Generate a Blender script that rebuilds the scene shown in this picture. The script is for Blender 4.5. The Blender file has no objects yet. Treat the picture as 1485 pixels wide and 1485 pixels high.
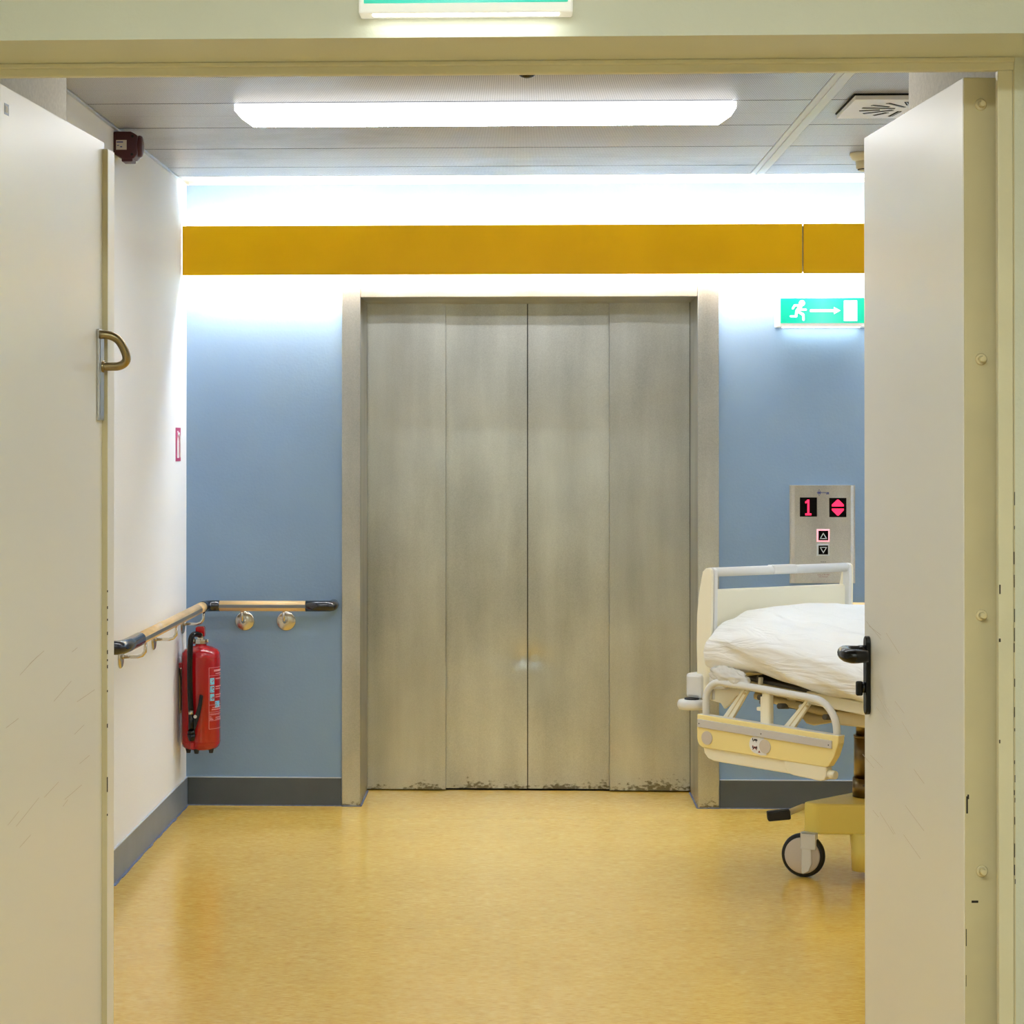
import bpy, bmesh, math, random
from mathutils import Vector, Matrix, noise
random.seed(4)
PI = math.pi
SC = bpy.context.scene
COL = SC.collection

# ------------------------------------------------------------------ camera
cam = bpy.data.cameras.new('camera')
cam_o = bpy.data.objects.new('camera', cam); COL.objects.link(cam_o)
cam.sensor_width = 36; cam.sensor_height = 36; cam.sensor_fit = 'HORIZONTAL'
cam.lens = 36 * 3150 / 1485
cam.shift_x = (742.5 - 632.6) / 1485
cam.shift_y = -(742.5 - 627.9) / 1485
cam_o.location = (0, 0, 1.5)
cam_o.rotation_euler = (PI / 2 + 0.0055, 0, 0.0385)
cam.clip_start = 0.05
SC.camera = cam_o

# ------------------------------------------------------------------ world, exposure
w = bpy.data.worlds.new('world'); SC.world = w; w.use_nodes = True
w.node_tree.nodes['Background'].inputs[0].default_value = (0.8, 0.85, 0.9, 1)
w.node_tree.nodes['Background'].inputs[1].default_value = 0.05
SC.view_settings.view_transform = 'Standard'
SC.view_settings.look = 'None'
SC.view_settings.gamma = 1
SC.view_settings.use_curve_mapping = False
SC.view_settings.exposure = 0.42
BATTEN = 20.0       # ceiling batten in the lift lobby and the added fill battens
TUBES_UP = 40.0    # upper row of tubes behind the yellow wall duct
TUBES = 80.0        # tubes behind the yellow wall duct
HALL = 31.0          # ceiling lamp of the camera's corridor and the added one behind it
SIGN = 8.0

D, H, XL, XR = 9.014, 2.586, -1.39, 3.2

# ------------------------------------------------------------------ materials
def lin(c):
    return tuple(((v / 255) / 12.92 if v / 255 <= 0.04045 else ((v / 255 + 0.055) / 1.055) ** 2.4) for v in c)
def mat(name, rgb, rough=0.5, metal=0.0, var=0.0, vscale=6.0, vstretch=(1, 1, 1), bump=0.0, bscale=200.0, emit=0.0, ergb=None,
        spec=0.5, coat=0.0, trans=0.0, alpha=1.0, rvar=0.0, dark=None):
    m = bpy.data.materials.new(name); m.use_nodes = True
    nt = m.node_tree; b = nt.nodes['Principled BSDF']; L = nt.links
    c = lin(rgb); b.inputs['Base Color'].default_value = (*c, 1)
    b.inputs['Roughness'].default_value = rough; b.inputs['Metallic'].default_value = metal
    b.inputs['Specular IOR Level'].default_value = spec
    b.inputs['Coat Weight'].default_value = coat
    b.inputs['Coat Roughness'].default_value = 0.1
    b.inputs['Transmission Weight'].default_value = trans
    b.inputs['Alpha'].default_value = alpha
    if emit:
        b.inputs['Emission Color'].default_value = (*lin(ergb or rgb), 1)
        b.inputs['Emission Strength'].default_value = emit
    tc = nt.nodes.new('ShaderNodeTexCoord'); mp = nt.nodes.new('ShaderNodeMapping')
    mp.inputs['Scale'].default_value = vstretch
    L.new(tc.outputs['Object'], mp.inputs['Vector'])
    n = nt.nodes.new('ShaderNodeTexNoise'); n.inputs['Scale'].default_value = vscale; n.inputs['Detail'].default_value = 5
    L.new(mp.outputs[0], n.inputs['Vector'])
    if var:
        r = nt.nodes.new('ShaderNodeValToRGB')
        d = dark or tuple(v * (1 - var) for v in rgb)
        r.color_ramp.elements[0].position = 0.3; r.color_ramp.elements[1].position = 0.7
        r.color_ramp.elements[0].color = (*lin(d), 1)
        r.color_ramp.elements[1].color = (*lin(tuple(min(255, v * (1 + var * 0.4)) for v in rgb)), 1)
        L.new(n.outputs['Fac'], r.inputs['Fac']); L.new(r.outputs['Color'], b.inputs['Base Color'])
    if rvar:
        mr = nt.nodes.new('ShaderNodeMapRange'); mr.inputs[1].default_value = 0.3; mr.inputs[2].default_value = 0.7
        mr.inputs[3].default_value = rough - rvar; mr.inputs[4].default_value = rough + rvar
        L.new(n.outputs['Fac'], mr.inputs[0]); L.new(mr.outputs[0], b.inputs['Roughness'])
    if bump:
        n2 = nt.nodes.new('ShaderNodeTexNoise'); n2.inputs['Scale'].default_value = bscale; n2.inputs['Detail'].default_value = 3
        L.new(mp.outputs[0], n2.inputs['Vector'])
        bp = nt.nodes.new('ShaderNodeBump'); bp.inputs['Strength'].default_value = bump; bp.inputs['Distance'].default_value = 0.002
        L.new(n2.outputs['Fac'], bp.inputs['Height']); L.new(bp.outputs['Normal'], b.inputs['Normal'])
    return m
def math_node(nt, op, a, b=None):
    n = nt.nodes.new('ShaderNodeMath'); n.operation = op
    for i, v in enumerate((a, b)):
        if v is None: continue
        if isinstance(v, (int, float)): n.inputs[i].default_value = v
        else: nt.links.new(v, n.inputs[i])
    return n.outputs[0]

M = {}
M['blue'] = mat('blue_wall_paint', (130, 159, 192), 0.55, bump=0.3, bscale=90, var=0.02, vscale=3)
M['white'] = mat('white_wall_paint', (244, 246, 249), 0.6, bump=0.3, bscale=120)
M['plaster'] = mat('textured_beige_plaster', (208, 203, 190), 0.8, bump=1.0, bscale=160, var=0.06, vscale=120)
M['sage'] = mat('sage_cream_wall_paint', (218, 220, 206), 0.5, bump=0.25, bscale=150, var=0.015, vscale=5)
M['frame_cream'] = mat('cream_frame_enamel', (226, 220, 192), 0.38, bump=0.15, bscale=60, var=0.03, vscale=4)
M['leaf'] = mat('cream_door_laminate', (243, 241, 234), 0.3)
M['edge'] = mat('olive_cream_edge_band', (214, 204, 168), 0.45, var=0.04, vscale=5)
M['yellow'] = mat('golden_yellow_lacquer', (244, 186, 0), 0.45, spec=0.2, var=0.03, vscale=3)
M['lampwhite'] = mat('white_lamp_housing', (240, 240, 240), 0.4)
M['alu'] = mat('brushed_aluminium', (190, 190, 190), 0.3, 1.0)
M['chrome'] = mat('satin_chrome', (205, 198, 184), 0.25, 1.0)
M['brass'] = mat('worn_bronze_metal', (158, 142, 108), 0.3, 1.0, var=0.15, vscale=30)
M['black'] = mat('black_plastic', (7, 7, 8), 0.2, spec=0.35)
M['blackmat'] = mat('black_rubber', (16, 17, 18), 0.6)
M['navy'] = mat('dark_navy_plastic', (15, 20, 32), 0.2, coat=0.5)
M['railstrip'] = mat('grey_anodised_strip', (128, 132, 138), 0.35, 0.5)
M['wood'] = mat('light_beech_wood', (236, 198, 138), 0.4, var=0.1, vscale=8, vstretch=(1, 1, 8), coat=0.3)
M['red'] = mat('fire_red_lacquer', (160, 0, 11), 0.22, coat=0.35)
M['darkred'] = mat('dark_red_plastic', (62, 3, 7), 0.4)
M['pinkred'] = mat('magenta_red_print', (188, 60, 112), 0.5)
M['printwhite'] = mat('white_print', (236, 236, 236), 0.6)
M['printcyan'] = mat('light_blue_print', (110, 190, 225), 0.6)
M['printpink'] = mat('pale_pink_print', (226, 150, 160), 0.6)
M['base'] = mat('dark_grey_vinyl', (80, 88, 96), 0.42, var=0.05, vscale=8)
M['base_l'] = mat('slate_grey_vinyl', (128, 138, 152), 0.4, var=0.05, vscale=8)
M['seal'] = mat('pale_grey_sealant', (190, 198, 208), 0.5)
M['seal_b'] = mat('blue_grey_sealant', (112, 126, 156), 0.5, var=0.2, vscale=60)
M['bedcream'] = mat('cream_bed_plastic', (244, 238, 212), 0.35)
M['bedwhite'] = mat('off_white_bed_enamel', (226, 226, 222), 0.3)
M['bedyellow'] = mat('pale_yellow_bed_panel', (246, 228, 156), 0.38)
M['baseyellow'] = mat('mustard_yellow_bed_cover', (254, 234, 126), 0.35)
M['mech'] = mat('ivory_mechanism', (214, 196, 146), 0.45)
M['beddark'] = mat('dark_bed_slats', (96, 90, 78), 0.6)
M['column'] = mat('bronze_steel_column', (128, 112, 84), 0.28, 1.0, var=0.2, vscale=12)
M['greydisc'] = mat('warm_grey_cap', (206, 196, 184), 0.45)
M['strip'] = mat('grey_rail_strip', (204, 200, 196), 0.4)
M['casing'] = mat('white_sign_casing', (244, 244, 240), 0.4, emit=0.22)
M['led'] = mat('red_led', (255, 30, 80), 0.5, emit=0.9, ergb=(255, 40, 90))
M['signwhite'] = mat('white_lit_symbol', (250, 250, 250), 0.5, emit=1.0)
M['glow'] = mat('sign_light_window', (245, 250, 240), 0.5, emit=SIGN)
M['batten'] = mat('lit_diffuser', (255, 255, 255), 0.5, emit=BATTEN, ergb=(246, 250, 255))
M['batten_side'] = mat('lit_diffuser_side', (255, 255, 255), 0.5, emit=1.6, ergb=(246, 250, 255))
M['tube'] = mat('lit_tube', (255, 255, 255), 0.5, emit=TUBES, ergb=(238, 246, 255))
M['tube_up'] = mat('lit_tube_upper', (255, 255, 255), 0.5, emit=TUBES_UP, ergb=(238, 246, 255))
M['hall'] = mat('lit_corridor_diffuser', (255, 255, 255), 0.5, emit=HALL, ergb=(244, 255, 248))
M['bluepr'] = mat('blue_print', (56, 66, 130), 0.5)
M['redpr'] = mat('dark_red_print', (140, 44, 44), 0.5)
M['blackpr'] = mat('black_print', (30, 30, 36), 0.5)
M['screen'] = mat('black_display_glass', (3, 2, 3), 0.1, spec=0.15)
M['pinkglow'] = mat('lit_pink_button_ring', (255, 170, 180), 0.4, emit=0.8, ergb=(255, 150, 165))
M['ring'] = mat('pale_button_ring', (205, 212, 220), 0.4)
M['dirt'] = mat('black_scuff', (44, 40, 34), 0.8)
M['detector'] = mat('ivory_detector_plastic', (226, 214, 176), 0.45)
M['darkgap'] = mat('dark_recess', (22, 22, 20), 0.9)
M['corridor'] = mat('corridor_wall_paint', (206, 208, 204), 0.6)
M['corfloor'] = mat('corridor_linoleum', (176, 150, 96), 0.4)

# lit green sign face
def green_face():
    m = mat('green_lit_sign_face', (0, 150, 120), 0.35, emit=0.52)
    nt = m.node_tree; L = nt.links; b = nt.nodes['Principled BSDF']
    # the lamp inside lights the middle of the sheet most
    tc = nt.nodes.new('ShaderNodeTexCoord'); sp = nt.nodes.new('ShaderNodeSeparateXYZ'); L.new(tc.outputs['Generated'], sp.inputs[0])
    r = nt.nodes.new('ShaderNodeValToRGB'); cr = r.color_ramp
    cr.elements[0].position = 0.0; cr.elements[0].color = (*lin((0, 208, 172)), 1)
    cr.elements[1].position = 1.0; cr.elements[1].color = (*lin((0, 208, 172)), 1)
    for p, c in ((0.18, (5, 226, 200)), (0.5, (125, 243, 228)), (0.82, (5, 226, 200))):
        k = cr.elements.new(p); k.color = (*lin(c), 1)
    L.new(sp.outputs[0], r.inputs[0]); L.new(r.outputs[0], b.inputs['Emission Color'])
    return m
M['green'] = green_face()

def floor_mat():
    m = mat('yellow_marbled_linoleum', (228, 196, 112), 0.3, spec=0.5)
    nt = m.node_tree; L = nt.links; b = nt.nodes['Principled BSDF']
    tc = nt.nodes.new('ShaderNodeTexCoord')
    def ns(sc, st, det=6):
        mp = nt.nodes.new('ShaderNodeMapping'); mp.inputs['Scale'].default_value = st
        L.new(tc.outputs['Object'], mp.inputs['Vector'])
        n = nt.nodes.new('ShaderNodeTexNoise'); n.inputs['Scale'].default_value = sc; n.inputs['Detail'].default_value = det
        n.inputs['Roughness'].default_value = 0.65
        L.new(mp.outputs[0], n.inputs['Vector']); return n.outputs['Fac']
    a = ns(11, (1, 2.5, 1)); c = ns(130, (0.26, 2.0, 1), 3); e = ns(2.0, (1, 1.3, 1), 2)
    s = math_node(nt, 'ADD', math_node(nt, 'MULTIPLY', a, 0.22), math_node(nt, 'MULTIPLY', c, 0.72))
    s = math_node(nt, 'ADD', s, math_node(nt, 'MULTIPLY', e, 0.06))
    r = nt.nodes.new('ShaderNodeValToRGB'); cr = r.color_ramp
    cr.elements[0].position = 0.36; cr.elements[0].color = (*lin((208, 158, 56)), 1)
    cr.elements[1].position = 0.64; cr.elements[1].color = (*lin((243, 209, 114)), 1)
    k = cr.elements.new(0.5); k.color = (*lin((229, 187, 84)), 1)
    L.new(s, r.inputs['Fac']); L.new(r.outputs['Color'], b.inputs['Base Color'])
    mr = nt.nodes.new('ShaderNodeMapRange'); mr.inputs[1].default_value = 0.3; mr.inputs[2].default_value = 0.7
    mr.inputs[3].default_value = 0.16; mr.inputs[4].default_value = 0.20
    L.new(e, mr.inputs[0]); L.new(mr.outputs[0], b.inputs['Roughness'])
    bp = nt.nodes.new('ShaderNodeBump'); bp.inputs['Strength'].default_value = 0.12; bp.inputs['Distance'].default_value = 0.001
    L.new(c, bp.inputs['Height']); L.new(bp.outputs['Normal'], b.inputs['Normal'])
    return m
M['floor'] = floor_mat()

def perforated(name, base, stains=False):
    m = mat(name, base, 0.35, metal=0.0, spec=0.5)
    nt = m.node_tree; L = nt.links; b = nt.nodes['Principled BSDF']
    tc = nt.nodes.new('ShaderNodeTexCoord'); sp = nt.nodes.new('ShaderNodeSeparateXYZ')
    L.new(tc.outputs['Object'], sp.inputs[0])
    k = 2 * PI / 0.0078
    u = math_node(nt, 'SINE', math_node(nt, 'MULTIPLY', math_node(nt, 'ADD', sp.outputs[0], sp.outputs[1]), k * 0.7071))
    v = math_node(nt, 'SINE', math_node(nt, 'MULTIPLY', math_node(nt, 'SUBTRACT', sp.outputs[0], sp.outputs[1]), k * 0.7071))
    p = math_node(nt, 'MULTIPLY', u, v)
    p = math_node(nt, 'MULTIPLY_ADD', p, 2.0); p.node.inputs[2].default_value = 0.35; p.node.use_clamp = True
    rest = p
    if stains:
        n = nt.nodes.new('ShaderNodeTexNoise'); n.inputs['Scale'].default_value = 1.1; n.inputs['Detail'].default_value = 6
        n.inputs['Roughness'].default_value = 0.6
        L.new(tc.outputs['Object'], n.inputs['Vector'])
    mx = nt.nodes.new('ShaderNodeMix'); mx.data_type = 'RGBA'
    mx.inputs[6].default_value = (*lin(base), 1); mx.inputs[7].default_value = (*lin(tuple(v * 0.42 for v in base)), 1)
    L.new(rest, mx.inputs[0])
    out = mx.outputs[2]
    if stains:
        r = nt.nodes.new('ShaderNodeValToRGB')
        r.color_ramp.elements[0].position = 0.3; r.color_ramp.elements[0].color = (0.62, 0.6, 0.55, 1)
        r.color_ramp.elements[1].position = 0.47; r.color_ramp.elements[1].color = (1, 1, 1, 1)
        L.new(n.outputs['Fac'], r.inputs[0])
        mm = nt.nodes.new('ShaderNodeMix'); mm.data_type = 'RGBA'; mm.blend_type = 'MULTIPLY'; mm.inputs[0].default_value = 1
        L.new(out, mm.inputs[6]); L.new(r.outputs[0], mm.inputs[7]); out = mm.outputs[2]
    L.new(out, b.inputs['Base Color'])
    return m
M['perf'] = perforated('perforated_metal_ceiling', (206, 206, 208), True)
M['trim_c'] = mat('pale_ceiling_profile', (216, 220, 218), 0.4)

def steel(name, rgb, rough, grime_h=0.0, streak=(40, 40, 1.2)):
    m = mat(name, rgb, rough, 1.0)
    nt = m.node_tree; L = nt.links; b = nt.nodes['Principled BSDF']
    tc = nt.nodes.new('ShaderNodeTexCoord')
    geo = nt.nodes.new('ShaderNodeNewGeometry')
    def ns(sc, st, det=4, src=None):
        mp = nt.nodes.new('ShaderNodeMapping'); mp.inputs['Scale'].default_value = st
        L.new(geo.outputs['Position'], mp.inputs['Vector'])
        n = nt.nodes.new('ShaderNodeTexNoise'); n.inputs['Scale'].default_value = sc; n.inputs['Detail'].default_value = det
        L.new(mp.outputs[0], n.inputs['Vector']); return n.outputs['Fac']
    wipe = ns(1.0, (7, 7, 0.9), 4); grain = ns(260, (1, 1, 1), 2); blot = ns(3.2, (1, 1, 0.8), 3)
    r = nt.nodes.new('ShaderNodeValToRGB')
    r.color_ramp.elements[0].position = 0.3; r.color_ramp.elements[0].color = (*lin(tuple(v * 0.78 for v in rgb)), 1)
    r.color_ramp.elements[1].position = 0.72; r.color_ramp.elements[1].color = (*lin(tuple(min(255, v * 1.07) for v in rgb)), 1)
    s = math_node(nt, 'ADD', math_node(nt, 'MULTIPLY', wipe, 0.45), math_node(nt, 'MULTIPLY', blot, 0.3))
    s = math_node(nt, 'ADD', s, math_node(nt, 'MULTIPLY', grain, 0.25))
    L.new(s, r.inputs[0]); out = r.outputs[0]
    if grime_h:
        sp = nt.nodes.new('ShaderNodeSeparateXYZ'); L.new(geo.outputs['Position'], sp.inputs[0])
        g = ns(55, (1, 1, 1.6), 6); g2 = ns(6, (1, 1, 1), 3)
        hh = math_node(nt, 'DIVIDE', sp.outputs[2], grime_h)
        t = math_node(nt, 'ADD', math_node(nt, 'SUBTRACT', 1.0, hh), math_node(nt, 'MULTIPLY', math_node(nt, 'SUBTRACT', g, 0.5), 2.2))
        t = math_node(nt, 'ADD', t, math_node(nt, 'MULTIPLY', math_node(nt, 'SUBTRACT', g2, 0.55), 2.0))
        r2 = nt.nodes.new('ShaderNodeValToRGB')
        r2.color_ramp.elements[0].position = 0.6; r2.color_ramp.elements[0].color = (1, 1, 1, 1)
        r2.color_ramp.elements[1].position = 0.95; r2.color_ramp.elements[1].color = (0.36, 0.33, 0.27, 1)
        L.new(t, r2.inputs[0])
        mm = nt.nodes.new('ShaderNodeMix'); mm.data_type = 'RGBA'; mm.blend_type = 'MULTIPLY'; mm.inputs[0].default_value = 1
        L.new(out, mm.inputs[6]); L.new(r2.outputs[0], mm.inputs[7]); out = mm.outputs[2]
    L.new(out, b.inputs['Base Color'])
    bp = nt.nodes.new('ShaderNodeBump'); bp.inputs['Strength'].default_value = 0.25; bp.inputs['Distance'].default_value = 0.0006
    L.new(grain, bp.inputs['Height']); L.new(bp.outputs['Normal'], b.inputs['Normal'])
    return m
M['steel'] = steel('grained_stainless_door', (206, 207, 202), 0.30, 0.07)
M['steelframe'] = steel('grained_stainless_frame', (202, 202, 196), 0.36, 0.06)
M['steelplate'] = steel('brushed_stainless_plate', (224, 221, 212), 0.32)

# white sheet and its translucent plastic wrap
def sheet_mat():
    m = mat('white_bed_linen_under_plastic', (240, 240, 236), 0.5, coat=0.15)
    nt = m.node_tree; L = nt.links; b = nt.nodes['Principled BSDF']
    tc = nt.nodes.new('ShaderNodeTexCoord'); mp = nt.nodes.new('ShaderNodeMapping')
    mp.inputs['Rotation'].default_value = (0, 0.25, 0.35); mp.inputs['Scale'].default_value = (2.2, 9, 12)
    L.new(tc.outputs['Object'], mp.inputs['Vector'])
    n = nt.nodes.new('ShaderNodeTexNoise'); n.inputs['Scale'].default_value = 1.6; n.inputs['Detail'].default_value = 4
    n.inputs['Distortion'].default_value = 0.8
    L.new(mp.outputs[0], n.inputs['Vector'])
    bp = nt.nodes.new('ShaderNodeBump'); bp.inputs['Strength'].default_value = 0.9; bp.inputs['Distance'].default_value = 0.02
    L.new(n.outputs['Fac'], bp.inputs['Height']); L.new(bp.outputs['Normal'], b.inputs['Normal'])
    b.inputs['Coat Roughness'].default_value = 0.25
    return m
M['sheet'] = sheet_mat()
M['wrap'] = mat('clear_plastic_wrap', (250, 248, 240), 0.25, alpha=0.7, bump=1.0, bscale=40)

# ------------------------------------------------------------------ helpers
class MB:
    """collects shapes and links them as one mesh object"""
    def __init__(self): self.bm = bmesh.new(); self.mi = 0
    def _add(self, bm2, mtx=None):
        if mtx is not None: bm2.transform(mtx)
        me = bpy.data.meshes.new('t'); bm2.to_mesh(me); bm2.free()
        for p in me.polygons: p.material_index = self.mi
        self.bm.from_mesh(me); bpy.data.meshes.remove(me); return self
    def box(self, a, b, bev=0.0, mtx=None, seg=2):
        x0, y0, z0 = (min(a[i], b[i]) for i in range(3)); x1, y1, z1 = (max(a[i], b[i]) for i in range(3))
        t = bmesh.new()
        bmesh.ops.create_cube(t, size=1, matrix=Matrix.Translation(((x0 + x1) / 2, (y0 + y1) / 2, (z0 + z1) / 2)) @ Matrix.Diagonal((x1 - x0, y1 - y0, z1 - z0, 1)))
        if bev: bmesh.ops.bevel(t, geom=list(t.edges), offset=bev, segments=seg, profile=0.5, affect='EDGES')
        return self._add(t, mtx)
    def cyl(self, p, q, r, r2=None, n=20, mtx=None, cap=True):
        p, q = Vector(p), Vector(q); d = q - p; r2 = r if r2 is None else r2
        t = bmesh.new()
        u = d.normalized(); a = u.orthogonal().normalized(); b = u.cross(a)
        R0 = [t.verts.new(p + (a * math.cos(2 * PI * i / n) + b * math.sin(2 * PI * i / n)) * r) for i in range(n)]
        R1 = [t.verts.new(q + (a * math.cos(2 * PI * i / n) + b * math.sin(2 * PI * i / n)) * r2) for i in range(n)]
        for i in range(n):
            f = t.faces.new((R0[i], R0[(i + 1) % n], R1[(i + 1) % n], R1[i])); f.smooth = True
        if cap: t.faces.new(R0[::-1]); t.faces.new(R1)
        return self._add(t, mtx)
    def tube(self, pts, r, n=12, mtx=None, rad=None, sub=0):
        pts = [Vector(p) for p in pts]; t = bmesh.new(); rings = []
        if sub:      # Catmull-Rom through the given points
            P = [pts[0] * 2 - pts[1]] + pts + [pts[-1] * 2 - pts[-2]]; R0 = rad or [r] * len(pts); q, rq = [], []
            for i in range(1, len(P) - 2):
                for k in range(sub):
                    u = k / sub; a, b, c, d = P[i - 1], P[i], P[i + 1], P[i + 2]
                    q.append(0.5 * ((2 * b) + (c - a) * u + (2 * a - 5 * b + 4 * c - d) * u * u + (3 * b - a - 3 * c + d) * u ** 3))
                    rq.append(R0[i - 1] * (1 - u) + R0[i] * u)
            q.append(pts[-1]); rq.append(R0[-1]); pts, rad = q, rq
        prev = None
        for i, p in enumerate(pts):
            if i == 0: d = pts[1] - p
            elif i == len(pts) - 1: d = p - pts[-2]
            else: d = (pts[i + 1] - p).normalized() + (p - pts[i - 1]).normalized()
            d.normalize()
            a = d.orthogonal().normalized() if prev is None else (prev - d * prev.dot(d)).normalized()
            prev = a; b = d.cross(a); rr = rad[i] if rad else r
            rings.append([t.verts.new(p + (a * math.cos(2 * PI * k / n) + b * math.sin(2 * PI * k / n)) * rr) for k in range(n)])
        for A, B in zip(rings, rings[1:]):
            for k in range(n):
                f = t.faces.new((A[k], A[(k + 1) % n], B[(k + 1) % n], B[k])); f.smooth = True
        t.faces.new(rings[0][::-1]); t.faces.new(rings[-1])
        return self._add(t, mtx)
    def lathe(self, prof, c=(0, 0, 0), axis='Z', n=32, mtx=None, smooth=True):
        t = bmesh.new(); rings = []
        for r, z in prof:
            ring = []
            for k in range(n):
                a = 2 * PI * k / n; x, y = r * math.cos(a), r * math.sin(a)
                v = {'Z': (x, y, z), 'Y': (x, z, y), 'X': (z, x, y)}[axis]
                ring.append(t.verts.new(Vector(v) + Vector(c)))
            rings.append(ring)
        for A, B in zip(rings, rings[1:]):
            for k in range(n):
                f = t.faces.new((A[k], A[(k + 1) % n], B[(k + 1) % n], B[k])); f.smooth = smooth
        t.faces.new(rings[0][::-1]); t.faces.new(rings[-1])
        bmesh.ops.recalc_face_normals(t, faces=t.faces)
        return self._add(t, mtx)
    def prism(self, poly, a, b, plane='XZ', bev=0.0, mtx=None, smooth=False):
        """poly in the named plane, extruded from a to b along the third axis"""
        t = bmesh.new()
        def P(u, v, wv): return {'XZ': (u, wv, v), 'XY': (u, v, wv), 'YZ': (wv, u, v)}[plane]
        A = [t.verts.new(P(u, v, a)) for u, v in poly]; B = [t.verts.new(P(u, v, b)) for u, v in poly]
        t.faces.new(A); t.faces.new(B[::-1]); n = len(poly)
        for i in range(n):
            f = t.faces.new((A[i], B[i], B[(i + 1) % n], A[(i + 1) % n])); f.smooth = smooth
        bmesh.ops.recalc_face_normals(t, faces=t.faces)
        if bev:
            bmesh.ops.bevel(t, geom=[e for e in t.edges if e.is_manifold and e.calc_face_angle(0) > 0.6], offset=bev, segments=2, profile=0.5, affect='EDGES')
        return self._add(t, mtx)
    def build(self, name, m, parent=None, loc=(0, 0, 0), rz=0.0):
        me = bpy.data.meshes.new(name); self.bm.to_mesh(me); self.bm.free()
        ms = m if isinstance(m, (list, tuple)) else [m]
        for k in ms: me.materials.append(M[k])
        o = bpy.data.objects.new(name, me); COL.objects.link(o)
        o.location = loc; o.rotation_euler = (0, 0, rz)
        if parent is not None: o.parent = parent
        return o
def tag(o, label=None, cat=None, group=None, kind=None):
    if label: o['label'] = label
    if cat: o['category'] = cat
    if group: o['group'] = group
    if kind: o['kind'] = kind
    return o
def empty(name, loc=(0, 0, 0), rz=0.0, **k):
    o = bpy.data.objects.new(name, None); COL.objects.link(o); o.location = loc; o.rotation_euler = (0, 0, rz)
    o.empty_display_size = 0.1
    return tag(o, **k)
def arc(cx, cy, r, a0, a1, n=6):
    return [(cx + r * math.cos(math.radians(a0 + (a1 - a0) * i / n)), cy + r * math.sin(math.radians(a0 + (a1 - a0) * i / n))) for i in range(n + 1)]
def text_mesh(body, size, name, m, parent, mtx, depth=0.0002):
    cu = bpy.data.curves.new('t', 'FONT'); cu.body = body; cu.size = size; cu.align_x = 'CENTER'; cu.extrude = depth
    o = bpy.data.objects.new('t', cu); COL.objects.link(o)
    dg = bpy.context.evaluated_depsgraph_get(); dg.update()
    me = bpy.data.meshes.new_from_object(o.evaluated_get(dg)); me.transform(mtx); me.name = name
    me.materials.clear(); me.materials.append(M[m])
    bpy.data.objects.remove(o); bpy.data.curves.remove(cu)
    r = bpy.data.objects.new(name, me); COL.objects.link(r); r.parent = parent
    return r

# ================================================================== SETTING
# ---- floor: sub floor and linoleum sheets
fl = MB().box((XL - 0.4, -2.4, -0.1), (XR + 0.3, 9.6, -0.003)).build('floor', 'darkgap')
tag(fl, 'yellow marbled linoleum floor in front of the lift', 'floor', kind='structure')
ys = [-2.4, -1.26, 0.74, 2.74, 4.74, 6.738, 8.72, 9.45]
for i in range(len(ys) - 1):
    MB().box((XL, ys[i] + 0.0007, -0.003), (XR, ys[i + 1] - 0.0007, 0.0), 0).build('linoleum_sheet', 'floor', fl)

# ---- ceiling: slab, perforated strips, profile
ce = MB().box((XL - 0.2, 3.5, H + 0.02), (XR + 0.2, 9.5, H + 0.12)).build('ceiling', 'darkgap')
tag(ce, 'suspended ceiling of grey perforated metal strips over the lobby', 'ceiling', kind='structure')
y = 8.728; k = 0
P = 0.2645
while y > 4.2:
    for (xa, xb) in ((XL + 0.012, 0.921), (0.979, XR - 0.012)):
        dz = (0.0, 0.0008, 0.0003, 0.0011)[k % 4]
        gap = (0.0012, 0.0022, 0.0014, 0.003)[k % 4]
        # tray with turned-up edges
        mb = MB().box((xa, y - P + gap, H + dz), (xb, y - gap, H + dz + 0.010), 0.0009, seg=1)
        mb.build('ceiling_panel', 'perf', ce)
    y -= P; k += 1
MB().box((0.922, 4.0, H - 0.002), (0.978, 8.74, H + 0.015), 0.002).box((0.943, 4.0, H - 0.006), (0.957, 8.74, H)).build('ceiling_profile', 'trim_c', ce)
MB().box((XL, 8.74, H + 0.012), (XR, D, H + 0.02)).box((XL, D - 0.022, H - 0.002), (XR, D, H + 0.012), 0.001).box((XL, 8.732, H - 0.001), (XR, 8.744, H + 0.012), 0.001).build('edge_trim', 'trim_c', ce)
MB().box((XL, 4.85, H - 0.006), (XL + 0.012, 9.0, H + 0.012), 0.001).build('edge_trim', 'alu', ce)

# ---- back wall with the lift opening
oxl, oxr, oz, rec = -0.662, 0.734, 2.114, 0.412
wb = MB().box((XL - 0.2, D, 0), (-0.70, D + 0.5, 2.7)).box((0.78, D, 0), (XR + 0.2, D + 0.5, 2.7)).box((-0.70, D, 2.16), (0.78, D + 0.5, 2.7)).build('wall_back', 'blue')
tag(wb, 'pale blue painted back wall around the lift', 'wall', kind='structure')
wl = MB().box((XL - 0.2, 4.85, 0), (XL, D, 2.7)).build('wall_left', 'white')
tag(wl, 'white painted left wall behind the handrail', 'wall', kind='structure')
wr = MB().box((XR, 4.85, 0), (XR + 0.2, D, 2.7)).build('wall_right', 'white')
tag(wr, 'white right wall of the lobby', 'wall', kind='structure')

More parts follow.
